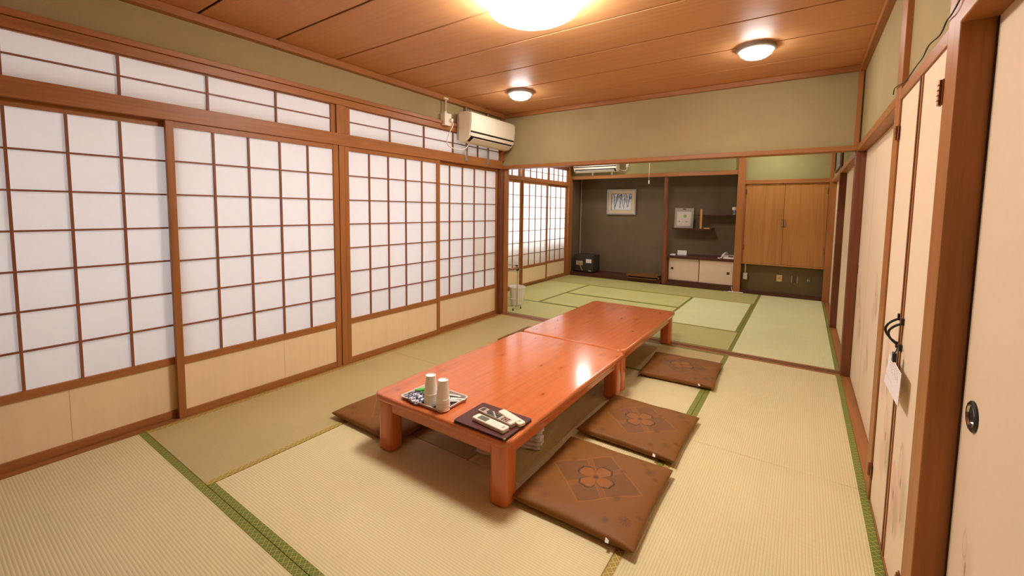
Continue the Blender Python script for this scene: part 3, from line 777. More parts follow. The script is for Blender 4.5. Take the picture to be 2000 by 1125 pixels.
# cups
cm = MB().lathe([(.0338, 0), (.0352, .002), (.0352, .0045), (.0338, .0055), (.0255, .094), (.0262, .098), (.0245, .0985), (.0240, .0925), (0, .0915)], (0, 0, 0), 28)
cme = bpy.data.meshes.new('paper_cup'); cm.bm.to_mesh(cme); cm.bm.free(); cme.materials.append(CUPM); cme.shade_smooth(); cme.set_sharp_from_angle(angle=math.radians(35))
ordn = ['bottom cup', 'second cup from the bottom', 'third cup from the bottom', 'fourth cup from the bottom', 'fifth cup from the bottom', 'top cup']
for (cx, cy, nm) in ((-1.538, 1.532, 'left'), (-1.446, 1.524, 'right')):
    for k in range(6):
        o = bpy.data.objects.new('paper_cup', cme); COL.objects.link(o); o.location = (cx + random.uniform(-.0006, .0006), cy + random.uniform(-.0006, .0006), tz + .0049 + k * .0112)
        tag(o, '%s of the %s upturned white paper cup stack on the tray' % (ordn[k], nm), 'paper cup', 'upturned paper cups')
# packets
def pk_mat(name, c1, c2, scale, thr):
    m = NT(name); v = m.noise(m.coords(), scale, 2, .5, 1.2)
    col = m.mix(m.math('GREATER_THAN', v, thr), c1, c2); return m.base(col, .3, .5)
NAVY = pk_mat('navy_white_foil', lin(30, 36, 72), lin(225, 225, 235), 60, .53)
WHTP = pk_mat('white_sachet_paper', lin(236, 230, 222), lin(206, 204, 206), 40, .6)
BLKP = pk_mat('black_sachet_foil', (.012, .013, .013), lin(120, 110, 100), 70, .66)
def packet(name, cx, cy, z, w, l, h, rz, mat, label, group, cat='packet', tilt=0.0):
    r = thing(name, (cx, cy, z), label, cat, group); r.rotation_euler = (tilt, 0, rz)
    m = MB(); nx, ny = 6, 8; g0, g1 = {}, {}
    for i in range(nx + 1):
        for j in range(ny + 1):
            u, v = i / nx * 2 - 1, j / ny * 2 - 1
            k = max(0, (1 - u ** 4)) ** .5 * max(0, 1 - abs(v) ** 3) ** .6
            g0[i, j] = m.bm.verts.new((u * w / 2, v * l / 2, h * .5 + h * .5 * k))
            g1[i, j] = g0[i, j] if abs(u) == 1 or abs(v) == 1 else m.bm.verts.new((u * w / 2, v * l / 2, h * .5 - h * .48 * k))
    for i in range(nx):
        for j in range(ny):
            m.bm.faces.new((g0[i, j], g0[i + 1, j], g0[i + 1, j + 1], g0[i, j + 1]))
            try: m.bm.faces.new((g1[i, j], g1[i, j + 1], g1[i + 1, j + 1], g1[i + 1, j]))
            except ValueError: pass
    ORG[r.name] = Vector(); obj('sachet', m, mat, r, smooth='all'); return r
zt0 = tz + .005
gp = 'navy patterned packets on the tray'
for k, (px, py, dz_, rz) in enumerate([(-1.690, 1.530, 0, .25), (-1.662, 1.524, .005, .32), (-1.636, 1.519, .009, .2), (-1.612, 1.514, .004, .35), (-1.586, 1.512, 0, .25), (-1.685, 1.570, .004, .5), (-1.650, 1.560, .010, .15)]):
    packet('tea_packet', px, py, zt0 + dz_ * 1.0, .042, .085, .010, rz - .9, NAVY, 'navy and white tea packet in the front left heap on the tray', gp)
for k, (px, py, rz) in enumerate([(-1.656, 1.616, .1), (-1.640, 1.608, .3), (-1.622, 1.602, .2), (-1.668, 1.600, .4), (-1.606, 1.594, .15)]):
    packet('green_tea_packet', px, py, zt0 + .006 + k * .004, .022, .085, .008, rz - 1.0, GREENP, 'bright green stick packet in the heap behind the cups', 'green packets on the tray')
for k, (px, py, rz) in enumerate([(-1.470, 1.625, .5), (-1.458, 1.605, .7), (-1.450, 1.640, .4), (-1.475, 1.598, .9), (-1.488, 1.650, .3)]):
    packet('sugar_sachet', px, py, zt0 + .005 + k * .002, .017, .088, .005, rz - 1.6, WHTP, 'white paper sugar sachet fanned at the right end of the tray', 'white sachets on the tray')
for k, (px, py, rz) in enumerate([(-1.440, 1.60, .2), (-1.47, 1.66, 1.4), (-1.437, 1.565, .1)]):
    packet('coffee_sachet', px, py, zt0 + .001, .024, .075, .006, rz, BLKP, 'black coffee sachet under the white sachets on the tray', 'black sachets on the tray')
# leather folder
bx0, bx1, by0, by1 = -1.322, -1.022, 1.462, 1.690
fd = thing('leather_folder', ((bx0 + bx1) / 2, (by0 + by1) / 2, ZT), 'dark oxblood leather folder lying under the remotes', 'folder')
obj('back_cover', rslab(rrect(bx0, bx1, by0, by1, .008, 4), ZT + .0005, ZT + .005, .0015, 2), LEATHER, fd, smooth=True)
obj('pages', B(bx0 + .006, bx1 - .006, by0 + .006, by1 - .006, ZT + .005, ZT + .0085), BLACK, fd)
fc = obj('front_cover', rslab(rrect(bx0, bx1, by0, by1, .008, 4), ZT + .0085, ZT + .0135, .002, 2), LEATHER, fd, smooth=True)
st = MB()
for a in ((bx0 + .02, bx1 - .02, by0 + .02, by0 + .0212), (bx0 + .02, bx1 - .02, by1 - .0212, by1 - .02), (bx0 + .02, bx0 + .0212, by0 + .02, by1 - .02), (bx1 - .0212, bx1 - .02, by0 + .02, by1 - .02)):
    st.box(*a, ZT + .0135, ZT + .0139)
obj('tooled_line', st, plain('tooled_line_brown', lin(116, 70, 52), .4), fc)
for cx_, cy_ in ((bx1 - .006, by0 + .006),):
    obj('corner_cap', B(cx_ - .005, cx_ + .006, cy_ - .006, cy_ + .005, ZT + .008, ZT + .0142, bev=.002), CHROME, fd)
ZF = ZT + .0136
def remote(cx, cy, l, w, h, rz, label, mat, kind):
    r = thing('remote_control', (cx, cy, ZF), label, 'remote control', 'remote controls on the folder'); r.rotation_euler.z = rz; ORG[r.name] = Vector()
    obj('shell', rslab(rrect(-l / 2, l / 2, -w / 2, w / 2, .010 if kind != 'tv' else .007, 5), .0, h, .004, 3), mat, r, smooth=True)
    if kind == 'ac':
        obj('screen', B(-l * .36, -l * .08, -w * .34, w * .34, h, h + .0008), LCD, r)
        for k in range(2):
            for q in range(2): obj('key', B(l * (.06 + .14 * k), l * (.15 + .14 * k), -w * .28 + q * w * .32, -w * .06 + q * w * .32, h, h + .0012, bev=.0005, seg=1), WHITE, r)
        obj('logo_plate', B(l * .38, l * .44, -w * .2, w * .2, h, h + .0004), REMG, r)
        obj('lid_seam', B(-l * .03, l * .48, -w / 2 - .0003, -w / 2 + .001, h * .5, h * .53), LCD, r)
    if kind == 'tv':
        obj('emblem_window', B(-l * .45, -l * .36, -w * .3, w * .32, h, h + .0008), KEYM, r)
        for i in range(7):
            for j in range(4):
                obj('key', B(-l * .28 + i * .0125, -l * .28 + i * .0125 + .009, -w * .40 + j * w * .21, -w * .40 + j * w * .21 + w * .13, h, h + .002), KEYM if (i + j) % 5 else WHITE, r)
        for i in range(3):
            for j in range(3):
                obj('key', B(l * .18 + i * .014, l * .18 + i * .014 + .009, -w * .34 + j * w * .25, -w * .34 + j * w * .25 + w * .14, h, h + .002), KEYR if (i + j) % 2 else KEYM, r)
        obj('battery_lid', B(l * .40, l * .48, -w * .35, w * .35, h, h + .001), CREAM, r)
        obj('dark_underside', B(-l * .47, l * .47, -w * .46, w * .46, .0002, h * .45), BLACK, r)
    if kind == 'plain':
        obj('label_strip', B(l * .30, l * .40, -w * .18, w * .18, h, h + .0004), REMG, r)
    return r
remote(-1.146, 1.522, .195, .050, .019, -.10, 'white air conditioner remote with a grey screen, at the front of the folder', CREAM, 'ac')
remote(-1.156, 1.584, .220, .044, .020, -.13, 'grey television remote with dark keys, middle of the three', REMG, 'tv')
remote(-1.098, 1.625, .165, .042, .016, -.30, 'plain white remote at the back of the folder, half hidden', CREAM, 'plain')

# towels under the table
def towel(cx, cy, z, rz, w, l, h, label):
    r = thing('wrapped_towel', (cx, cy, z), label, 'towel', 'wrapped hand towels under the near table'); r.rotation_euler.z = rz; ORG[r.name] = Vector()
    m = MB(); nx, ny = 14, 8; a, b = {}, {}
    for i in range(nx + 1):
        for j in range(ny + 1):
            u, v = i / nx * 2 - 1, j / ny * 2 - 1
            k = max(0, (1 - abs(u) ** 7)) ** .5 * max(0, 1 - abs(v) ** 5) ** .5
            wob = .003 * math.sin(u * 9 + v * 5 + cx * 70) + .002 * math.sin(v * 13 - u * 4 + z * 90)
            a[i, j] = m.bm.verts.new((u * l / 2 + wob, v * w / 2 + wob, h * .5 + (h * .5 + wob * .6) * k))
            b[i, j] = a[i, j] if abs(u) == 1 or abs(v) == 1 else m.bm.verts.new((u * l / 2 + wob, v * w / 2 + wob, h * .5 - h * .5 * k))
    for i in range(nx):
        for j in range(ny):
            m.bm.faces.new((a[i, j], a[i + 1, j], a[i + 1, j + 1], a[i, j + 1]))
            try: m.bm.faces.new((b[i, j], b[i, j + 1], b[i + 1, j + 1], b[i + 1, j]))
            except ValueError: pass
    obj('towel_pack', m, PAPERW, r, smooth='all'); return r
pl_ = ['lowest', 'second lowest', 'middle', 'second highest', 'topmost']
for k in range(5):
    towel(-1.205 + random.uniform(-.008, .008), 1.985 + random.uniform(-.01, .01), 0.001 + k * .0222, .28 + random.uniform(-.08, .08), .085, .135, .0205, '%s wrapped towel of the right stack under the near table' % pl_[k])
for k in range(4):
    towel(-1.33 + random.uniform(-.008, .008), 1.80 + random.uniform(-.01, .01), 0.001 + k * .0222, .16 + random.uniform(-.08, .08), .085, .20, .0205, '%s wrapped towel of the left stack under the near table' % pl_[k if k < 3 else 4])

# ================================================================== AIR CONDITIONERS
def ac_unit(name, axis, wall, a0, a1, zb, label, flip=1):
    """axis 'Y': body runs along y and faces +x from wall x; axis 'X': runs along x and faces -y from wall y"""
    if axis == 'Y': loc = (wall, (a0 + a1) / 2, zb)
    else: loc = ((a0 + a1) / 2, wall, zb)
    t = thing(name, loc, label, 'air conditioner', 'wall air conditioners')
    q = lambda P_: [((wall + flip * d), zb + h) for d, h in P_] if axis == 'Y' else [((wall - d), zb + h) for d, h in P_]
    ext = 'Y' if axis == 'Y' else 'X'
    body = [(.03, .02), (.03, .310), (.05, .322), (.13, .320), (.188, .302), (.196, .28), (.188, .105), (.178, .060), (.125, .012), (.07, .0), (.04, .005)]
    def pr(P_, a, b, bev=0): return MB().prism(q(P_), ext, a, b, bev)
    obj('casing', pr(body, a0, a1, .006), CREAM if axis == 'Y' else WHITE, t, smooth=True)
    obj('mounting_plate', pr([(0, .03), (0, .30), (.03, .30), (.03, .03)], a0 + .008, a1 - .02), BEIGE, t)
    obj('front_panel', pr([(.189, .118), (.197, .280), (.189, .303), (.193, .306), (.204, .284), (.206, .21), (.197, .115)], a0 + .004, a1 - .004), CREAM if axis == 'Y' else WHITE, t, smooth=True)
    obj('upper_gap', pr([(.180, .100), (.186, .116), (.1955, .114), (.190, .098)], a0 + .012, a1 - .012), DARKGAP, t)
    obj('lower_lip', pr([(.176, .066), (.188, .096), (.198, .095), (.187, .062)], a0 + .008, a1 - .008, .001), CREAM, t)
    obj('outlet_slot', pr([(.125, .010), (.172, .058), (.1785, .060), (.132, .008)], a0 + .03, a1 - .03), DARKGAP, t)
    obj('louvre_flap', pr([(.140, .004), (.196, .040), (.199, .037), (.144, .0)], a0 + .05, a1 - .05), WHITE, t)
    return t
ac = ac_unit('air_conditioner', 'Y', XL + .005, 3.505, 4.325, 2.046, 'cream wall air conditioner mounted over the fourth shoji')
for yy in (3.67, 4.06):
    obj('hanging_strap', B(XL + .004, XL + .012, yy - .018, yy + .018, 1.865, 2.46, bev=.001, seg=1), GREYM, ac)
ol = thing('power_outlet', (XL + .01, 3.33, 2.20), 'cream power outlet box with conduit left of the near air conditioner', 'outlet')
bxo = obj('box', B(XL - .02, XL + .045, 3.285, 3.385, 2.195, 2.318, bev=.004), CREAM, ol)
obj('conduit', MB().tube([(XL + .012, 3.325, 2.318), (XL + .014, 3.325, 2.43), (XL + .03, 3.325, 2.475)], .011, 10, smooth=False), BEIGE, ol)
obj('clamp', B(XL + .0, XL + .04, 3.285, 3.345, 2.458, 2.474, bev=.003), WHITE, ol)
obj('conduit_nut', MB().lathe([(.016, 0), (.016, .02), (.012, .024), (0, .024)], (XL + .012, 3.325, 2.316), 12), WHITE, ol)
cd = ac
obj('plug', B(XL + .0455, XL + .075, 3.352, 3.382, 2.235, 2.268, bev=.005), WHITE, cd)
obj('power_cord', MB().tube([(XL + .066, 3.367, 2.238), (XL + .075, 3.372, 2.20), (XL + .06, 3.33, 2.11), (XL + .05, 3.31, 2.03), (XL + .05, 3.34, 1.985), (XL + .06, 3.45, 1.965), (XL + .07, 3.56, 1.98), (XL + .085, 3.60, 2.02), (XL + .09, 3.61, 2.052)], .0055, 8), WHITE, cd, smooth='all')

ac2 = ac_unit('air_conditioner', 'X', 8.0, -3.86, -2.96, 2.085, 'white wall air conditioner above the picture alcove, top cut by the lintel')
for xx in (-3.52, -3.12): obj('wall_bracket', B(xx - .016, xx + .016, 7.985, 8.0, 2.036, 2.10), WHITE, ac2)
o2 = thing('power_outlet', (-2.81, 7.99, 2.18), 'small white outlet right of the far air conditioner', 'outlet')
obj('plate', B(-2.845, -2.785, 7.985, 8.0, 2.17, 2.28, bev=.003), CREAM, o2)
obj('plug', B(-2.83, -2.80, 7.955, 7.985, 2.19, 2.22, bev=.003), WHITE, o2)
(obj('power_cord', MB().tube([(-2.815, 7.97, 2.19), (-2.82, 7.965, 2.13), (-2.85, 7.965, 2.10), (-2.92, 7.97, 2.115), (-2.98, 7.965, 2.15)], .006, 8), WHITE, ac2, smooth='all'))

# ================================================================== PICTURE ALCOVE
def winter_mat():
    m = NT('winter_trees_print'); co = m.coords(); x, y, z = m.sep(co)
    wob = m.math('MULTIPLY', m.math('SUBTRACT', m.noise(co, 7, 3), .5), .05)
    sky = m.noise(m.mapping(co, (22, 1, 14)), 1.0, 4, .65, 1.0)
    top = m.remap(z, -.06, .10, 0, 1, True)
    col = m.mix(m.math('MULTIPLY', m.remap(sky, .42, .60), top), lin(222, 220, 222), lin(96, 122, 150))
    for (tx, w, sl, z0) in [(-.115, .012, .20, -.15), (-.155, .008, -.08, -.11), (-.02, .010, .06, -.125), (.055, .007, .10, -.14), (.11, .009, -.05, -.11), (.02, .005, -.15, -.09), (.15, .007, .12, -.10)]:
        d = m.math('ABSOLUTE', m.math('SUBTRACT', m.math('ADD', x, wob), m.math('ADD', tx, m.math('MULTIPLY', z, sl))))
        f = m.math('MULTIPLY', m.remap(d, w * .6, w, 1, 0), m.math('GREATER_THAN', z, z0))
        col = m.mix(m.math('MULTIPLY', f, .88), col, lin(40, 44, 56))
    return m.base(col, .25, .5)
pf = thing('framed_picture', (-3.108, 8.53, 1.27), 'silver-framed picture of bare winter trees on the dark alcove wall', 'picture')
px0, px1, pz0, pz1, py = -3.41, -2.80, 1.265, 1.780, 8.512
def frame_ring(x0, x1, z0, z1, w, y0, y1):
    m = MB(); m.box(x0, x1, y0, y1, z0, z0 + w, bev=.002); m.box(x0, x1, y0, y1, z1 - w, z1, bev=.002)
    m.box(x0, x0 + w, y0, y1, z0 + w, z1 - w, bev=.002); m.box(x1 - w, x1, y0, y1, z0 + w, z1 - w, bev=.002); return m
obj('frame', frame_ring(px0, px1, pz0, pz1, .028, py - .014, py + .036), GREYM, pf)
obj('mount', frame_ring(px0 + .028, px1 - .028, pz0 + .028, pz1 - .028, .062, py, py + .03), plain('cream_mount', lin(214, 192, 158), .6), pf)
obj('inner_bevel', frame_ring(px0 + .088, px1 - .088, pz0 + .088, pz1 - .088, .006, py + .001, py + .028), plain('brown_bevel', lin(90, 76, 60), .5), pf)
pcx, pcz = (px0 + px1) / 2, (pz0 + pz1) / 2
pr_ = thing('x', (0, 0, 0), '', ''); bpy.data.objects.remove(pr_)
ORG_keep = ORG[pf.name]; 
pm = boxmesh('print', px1 - px0 - .18, .006, pz1 - pz0 - .18, winter_mat())
share('print', pm, (pcx, py + .020, pcz), pf)
obj('hook', MB().lathe([(0, 0), (.006, .002), (.006, -.006), (0, -.008)], (pcx, 8.545, pz1 + .05), 10, 'Y'), BRASS, pf)

sf = thing('safe_box', (-3.68, 8.2, .068), 'dark grey safe standing on the alcove floor by the corner', 'safe')
sx0, sx1, sy0, sy1, sz0, sz1 = -3.915, -3.492, 8.07, 8.40, .068, .430
obj('body', B(sx0, sx1, sy0, sy1, sz0 + .012, sz1, bev=.008), SAFE, sf)
for xx in (sx0 + .04, sx1 - .06):
    for yy in (sy0 + .04, sy1 - .06): obj('foot', B(xx, xx + .03, yy, yy + .03, sz0, sz0 + .013), RUBBER, sf)
dr = obj('door', B(sx0 + .018, sx1 - .022, sy0 - .010, sy0, sz0 + .03, sz1 - .02, bev=.004), SAFE, sf)
obj('lock_plate', B(-3.868, -3.722, sy0 - .014, sy0 - .010, .212, .302, bev=.002), plain('brushed_plate', lin(188, 176, 150), .4, metal=.3), dr)
obj('sticker', B(-3.65, -3.53, sy0 - .0115, sy0 - .0098, .268, .345, bev=.0005, seg=1), PAPERW, dr)
obj('key', MB().tube([(-3.795, sy0 - .03, .262), (-3.795, sy0 - .012, .262)], .006, 8, smooth=False), CHROME, dr)
obj('name_plate', B(-3.59, -3.53, sy0 - .0115, sy0 - .0098, .102, .114), WHITE, dr)
obj('wooden_key_tag', B(-3.803, -3.785, sy0 - .034, sy0 - .026, .085, .262, rot=(0, -.45, 0), piv=(-3.795, sy0 - .03, .262)), plain('tag_wood', lin(186, 132, 88), .5), sf)
tag(obj('conduit_pipe', MB().tube([(-4.005, 8.52, 2.15), (-4.008, 8.52, .30)], .010, 8, smooth=False), BEIGE), 'thin pale conduit running down the left corner of the picture alcove', 'conduit')

# folded legless chair
fcx = thing('folded_floor_chair', (-2.45, 8.0, .068), 'folded brown wooden legless chair lying before the log pillar', 'floor chair')
CH = wood('chair_board', lin(128, 84, 44), 'X', contrast=.25, rough=.4)
ORGc = (-2.72, -2.15)
obj('seat_board', rslab(rrect(-2.745, -2.17, 7.93, 8.40, .03), .069, .085, .004, 2), CH, fcx, smooth=True)
bk = MB()
bk.prism(rrect(-2.765, -2.185, 7.93, 8.40, .03), 'Z', .112, .128)
obj('back_board', bk, CH, fcx)
for yy in (7.97, 8.36):
    obj('hinge_bracket', MB().tube([(-2.19, yy, .120), (-2.155, yy, .112), (-2.150, yy, .092), (-2.18, yy, .077)], .008, 8), BRASS, fcx, smooth='all')
obj('spacer', B(-2.73, -2.68, 7.99, 8.34, .085, .112), DARKGAP, fcx)
fcx.location.z += 0

# ================================================================== SHELF ALCOVE
jb = thing('alcove_cabinet', (-1.48, 8.25, .10), 'low alcove cabinet with two white sliding doors and dark top board', 'cabinet')
obj('top_board', B(-2.02, -.934, 8.0, 8.545, .500, .545, bev=.003), DEEP['X'], jb)
obj('carcass', B(-2.00, -.936, 8.10, 8.54, .10, .50), DEEP['X'], jb)
obj('left_jamb', B(-2.022, -1.997, 8.01, 8.10, .10, .50), DEEP['Z'], jb)
SLD = plain('white_sliding_door_paper', lin(226, 202, 178), .6, .25, noise=.05, nscale=18)
da = obj('sliding_door', B(-1.996, -1.487, 8.050, 8.068, .103, .497), SLD, jb)
obj('edge', B(-1.4865, -1.476, 8.046, 8.07, .103, .497), DEEP['Z'], da)
db = obj('sliding_door', B(-1.470, -.936, 8.025, 8.043, .103, .497), SLD, jb)
PULLM = plain('bronze_pull', lin(62, 48, 30), .4)
obj('square_pull', B(-1.958, -1.918, 8.046, 8.051, .288, .330, bev=.001, seg=1), PULLM, da)
obj('square_pull', B(-1.035, -.992, 8.021, 8.026, .278, .320, bev=.001, seg=1), PULLM, db)
SH = DEEP['X']
s1 = thing('wall_shelf', (-1.69, 8.4, 1.02), 'lower dark shelf of the staggered pair, left side of the alcove', 'shelf', 'staggered alcove shelves')
obj('board', B(-2.03, -1.345, 8.28, 8.548, 1.010, 1.036, bev=.002), SH, s1)
obj('lip', B(-1.362, -1.345, 8.29, 8.54, 1.036, 1.052, bev=.002), SH, s1)
s2 = thing('wall_shelf', (-1.25, 8.4, 1.27), 'upper dark shelf of the staggered pair, against the square pillar', 'shelf', 'staggered alcove shelves')
obj('board', B(-1.60, -.936, 8.28, 8.548, 1.268, 1.294, bev=.002), SH, s2)
tag(obj('shelf_strut', B(-1.545, -1.508, 8.262, 8.300, 1.036, 1.39, bev=.003), PALEWOOD), 'upright light wood strut joining the two alcove shelves', 'strut')
tag(obj('wooden_block', B(-1.475, -1.375, 8.268, 8.31, 1.0365, 1.056, bev=.002), PALEWOOD), 'small light wood block lying on the lower alcove shelf', 'block')
# card picture leaning
def herb_mat():
    return blotches('plant_sketch', lin(212, 196, 182), [(.015, .05, .045, .05, lin(126, 160, 70), .8, False), (-.03, -.035, .07, .035, lin(190, 186, 176), .7, True), (.05, -.055, .035, .02, lin(130, 140, 80), .7, False), (-.075, -.05, .014, .014, lin(60, 60, 66), .9, False)], .4, (0, 2), .015)
cp = thing('leaning_picture', (-1.85, 8.40, 1.037), 'grey-matted plant sketch leaning on the lower alcove shelf', 'picture'); cp.rotation_euler = (-.16, 0, .10); ORG[cp.name] = Vector()
obj('backing', B(-.165, .165, -.004, .006, .0, .375, bev=.002), plain('grey_mat_board', lin(168, 156, 140), .6), cp)
me_ = boxmesh('sketch', .25, .004, .265, herb_mat()); ORG[cp.name] = Vector()
o = bpy.data.objects.new('sketch', me_); COL.objects.link(o); o.parent = cp; o.location = (0, -.006, .172)
obj('hanging_loop', MB().tube([(-.03, -.008, .358), (.0, -.012, .352), (.03, -.010, .345)], .006, 6), BLACK, cp)
jr = thing('lidded_jar', (-1.0, 8.36, 1.294), 'small clear jar with a white lid on the upper alcove shelf', 'jar')
GLS = plain('clouded_glass', lin(150, 148, 160), .12, .6, noise=.1)
obj('bowl', MB().lathe([(0, 0), (.028, 0), (.030, .01), (.018, .035), (.026, .06), (.034, .085), (0, .085)], (-1.0, 8.36, 1.294), 20), GLS, jr, smooth=True)
obj('lid', MB().lathe([(0, 0), (.042, 0), (.044, .006), (.044, .048), (.040, .052), (0, .052)], (-1.0, 8.36, 1.379), 20), WHITE, jr, smooth=True)
# top board items
wb = thing('white_device', (-1.80, 8.15, .545), 'bright white upright card holder on the low alcove cabinet', 'card holder')
obj('panel', B(-1.885, -1.722, 8.16, 8.175, .546, .634, bev=.005, rot=(-.15, 0, 0)), PAPERW, wb)
obj('dark_case', B(-1.892, -1.715, 8.176, 8.20, .546, .632, bev=.004, rot=(-.15, 0, 0)), BLACK, wb)
tag(obj('paper_sheet', MB().box(-2.0, -1.905, 8.06, 8.22, .5455, .549, rot=(0, 0, .12)).box(-1.985, -1.912, 8.08, 8.23, .549, .560, rot=(0, .03, -.1)), PAPERW), 'flat white papers left of the white card holder', 'paper')
tp = thing('telephone', (-1.02, 8.12, .545), 'white desk telephone with lifted-end handset at the pillar', 'telephone')
tb = MB(); tb.prism([(8.02, .546), (8.02, .566), (8.20, .604), (8.22, .600), (8.22, .546)], 'X', -1.10, -.938, bev=.004)
obj('base', tb, WHITE, tp)
hs = MB()
hs.tube([(-1.115, 8.03, .585), (-1.10, 8.07, .618), (-1.085, 8.12, .636), (-1.075, 8.17, .640), (-1.07, 8.21, .630)], lambda t: .014 + .009 * (abs(t - .5) * 2) ** 3, 10)
obj('handset', hs, CREAM, tp, smooth='all')
obj('coiled_cord', MB().tube([(-1.12, 8.03, .575), (-1.145, 8.01, .556), (-1.17, 8.0, .553), (-1.18, 8.02, .552), (-1.15, 8.04, .553), (-1.12, 8.05, .556)], .008, 8), CREAM, tp, smooth='all')
obj('keypad', B(-1.03, -.96, 8.06, 8.14, .586, .5865, rot=(.2, 0, 0)), LCD, tp)
tag(obj('telephone_line', MB().tube([(-.945, 8.018, .52), (-.948, 8.016, .30), (-.95, 8.016, .12), (-.945, 7.975, .06), (-.92, 7.945, .012), (-.90, 7.935, .006), (-.98, 7.93, .006), (-1.05, 7.925, .006)], .004, 6), WHITE), 'white telephone wire running down beside the square pillar', 'wire')
tag(obj('wire_cover', MB().tube([(-.99, 7.938, .009), (-.90, 7.936, .009), (-.80, 7.945, .009), (-.77, 7.955, .008)], .0075, 8), PAPERW), 'white wire duct lying on the floor at the pillar foot', 'wire')

# ================================================================== TEAK CABINET AND RECESS
cb = thing('teak_cabinet', (-.26, 8.15, .49), 'teak veneer wall cabinet with two tall doors in the far room', 'cabinet')
obj('carcass', B(-.822, .292, 8.022, 8.50, .492, 1.80), CABWOOD, cb)
obj('bottom_edge', B(-.822, .292, 7.992, 8.022, .490, .512), CABWOOD, cb)
obj('left_edge', B(-.822, -.808, 7.992, 8.022, .512, 1.80), CABWOOD, cb)
for (a, b, hx, hy) in ((-.806, -.2635, -.278, -.80), (-.2605, .290, -.246, .284)):
    d = obj('door', B(a, b, 7.994, 8.020, .514, 1.798, bev=.002, seg=1), CABWOOD, cb)
    h = MB().tube([(hx, 7.990, 1.12), (hx, 7.970, 1.128), (hx, 7.970, 1.218), (hx, 7.990, 1.226)], .006, 8, smooth=False)
    h.box(hx - .010, hx + .010, 7.991, 7.995, 1.112, 1.234)
    obj('handle', h, CHROME, d)
    for zz in (1.63, .72):
        obj('hinge', B(hy - .011, hy + .011, 7.987, 7.995, zz, zz + .085, bev=.002, seg=1), BRASS, d)
def plate(name, x, z, w, h, m1, label, holes, cat='outlet'):
    x *= .9724; z = 1.33 - (1.33 - z) * .9724; t = thing(name, (x, 8.113, z - h / 2), label, cat)
    obj('plate', B(x - w / 2, x + w / 2, 8.105, 8.1155, z - h / 2, z + h / 2, bev=.003), m1, t)
    for (dx, dz_, ww, hh, mm) in holes:
        obj('socket', B(x + dx - ww / 2, x + dx + ww / 2, 8.101, 8.106, z + dz_ - hh / 2, z + dz_ + hh / 2, bev=.001, seg=1), mm, t)
    return t
YEL = plain('yellowed_plastic', lin(214, 190, 122), .4); BRN = plain('brown_plate', lin(104, 88, 70), .4); BRN2 = plain('dark_brown_plate', lin(92, 66, 54), .4)
plate('television_socket', -.284, .252, .078, .108, YEL, 'yellowed aerial socket under the teak cabinet', [(0, 0, .02, .02, BRASS), (0, .036, .03, .008, CREAM), (0, -.036, .03, .008, CREAM)])
plate('blank_wall_plate', -.068, .252, .074, .110, BRN2, 'dark brown blank plate with pale edges, middle of the recess', [(-.040, 0, .006, .10, WHITE), (.032, 0, .006, .10, WHITE)])
plate('wall_socket', .113, .255, .072, .118, BRN, 'brown double socket at the right of the recess', [(-.008, 0, .006, .03, WHITE), (.012, 0, .006, .03, WHITE)])
jx = thing('junction_box', (-.76, 8.09, .22), 'cream junction box on a vertical conduit in the recess corner', 'junction box')
obj('box', B(-.792, -.732, 8.06, 8.115, .222, .330, bev=.004), CREAM, jx)
obj('conduit', MB().tube([(-.768, 8.10, .33), (-.768, 8.10, .492)], .011, 8, smooth=False), CREAM, jx)
# framed certificate on the right wall of the far room
cf = thing('framed_certificate', (.32, 6.85, 1.885), 'dark framed panel high on the right wall of the far room', 'picture')
obj('frame', MB().box(.316, .339, 6.35, 7.42, 1.890, 1.912).box(.316, .339, 6.35, 7.42, 2.17, 2.19).box(.316, .339, 6.35, 6.375, 1.912, 2.17).box(.316, .339, 7.395, 7.42, 1.912, 2.17), DEEP['Y'], cf)
obj('panel', B(.328, .339, 6.375, 7.395, 1.912, 2.17), plain('green_grey_print', lin(110, 118, 96), .3), cf)
obj('pale_edge', B(.326, .3285, 6.39, 7.38, 1.916, 1.934), PAPERW, cf)

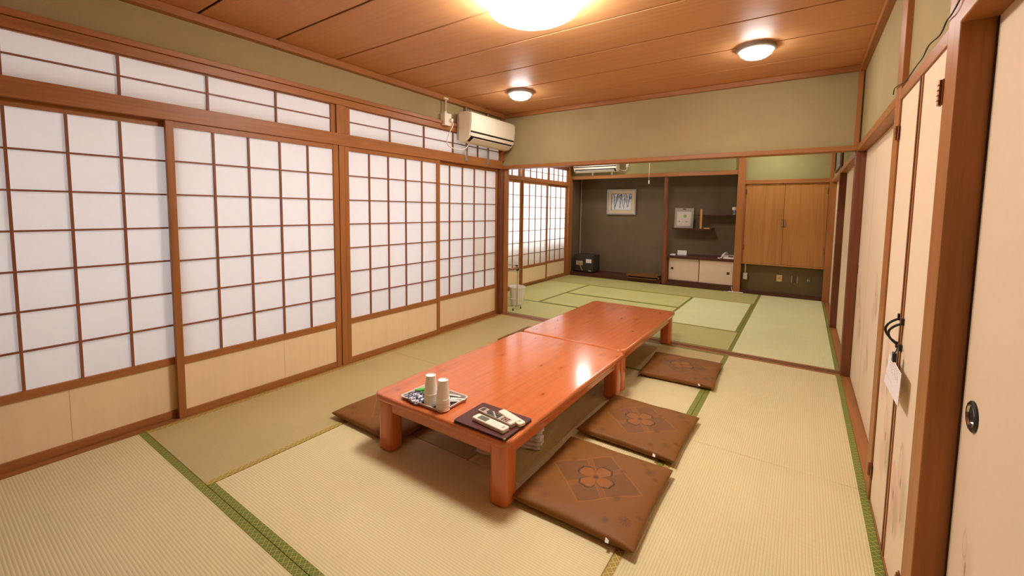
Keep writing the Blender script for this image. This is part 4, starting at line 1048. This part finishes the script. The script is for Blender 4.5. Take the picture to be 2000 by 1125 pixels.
# ================================================================== BIN AND TOWEL STAND
bn = thing('waste_bin', (-3.265, 4.93, 0), 'white plastic waste bin beside the corner post', 'bin')
bp = [(0, .002), (.080, .002), (.086, .01), (.108, .248), (.116, .252), (.117, .262), (.111, .264), (.104, .254), (.082, .012), (0, .010)]
obj('bucket', MB().lathe(bp, (-3.265, 4.93, 0), 32), WHITE, bn, smooth=True)
bag = MB(); nn = 40; rg = []
for (r, h) in ((.107, .256), (.114, .270), (.119, .264), (.116, .246)):
    rg.append([bag.bm.verts.new((-3.265 + (r + .0012 * math.sin(k * 2.3)) * math.cos(2 * PI * k / nn), 4.93 + (r + .0012 * math.sin(k * 2.3)) * math.sin(2 * PI * k / nn), h + .002 * math.sin(k * 1.7))) for k in range(nn)])
for A_, B_ in zip(rg, rg[1:]):
    for k in range(nn): bag.bm.faces.new((A_[k], A_[(k + 1) % nn], B_[(k + 1) % nn], B_[k]))
obj('bag_rim', bag, PAPERW, bn, smooth='all')
ts = thing('towel_stand', (-3.15, 4.70, 0), 'low chrome towel stand in front of the waste bin', 'towel stand')
CX, CY = -3.112, 4.70
obj('upright', MB().tube([(CX, CY, .05), (CX, CY, .60)], .006, 8, smooth=False), CHROME, ts)
obj('upright', MB().tube([(CX - .33, CY - .02, .05), (CX - .33, CY - .02, .60)], .006, 8, smooth=False), CHROME, ts)
for (xx, off) in ((CX, 0), (CX - .33, -.02)):
    obj('foot_bar', MB().tube([(xx - .005, CY + off - .085, .012), (xx - .005, CY + off - .07, .050), (xx, CY + off, .052), (xx + .005, CY + off + .07, .050), (xx + .005, CY + off + .085, .012)], .006, 8), CHROME, ts, smooth='all')
    for s_ in (-1, 1):
        obj('rubber_tip', MB().lathe([(0, 0), (.009, 0), (.009, .022), (.006, .026), (0, .026)], (xx + s_ * .005, CY + off + s_ * .085, 0), 10), RUBBER, ts)
obj('lower_rail', MB().tube([(CX, CY, .13), (CX - .33, CY - .02, .14)], .005, 8, smooth=False), CHROME, ts)
for (z_, dy) in ((.595, .0), (.555, -.05), (.535, .06), (.515, .0)):
    obj('towel_rail', MB().tube([(CX + .035, CY + dy, z_), (CX - .36, CY + dy - .02, z_ + .004)], .005, 8, smooth=False), CHROME, ts)
obj('hub', MB().lathe([(0, -.012), (.02, -.012), (.024, 0), (.02, .014), (0, .016)], (CX, CY, .54), 14), BLACK, ts, smooth=True)
obj('hub', MB().lathe([(0, -.01), (.016, -.01), (.018, 0), (.014, .012), (0, .014)], (CX - .012, CY, .592), 14), BLACK, ts, smooth=True)
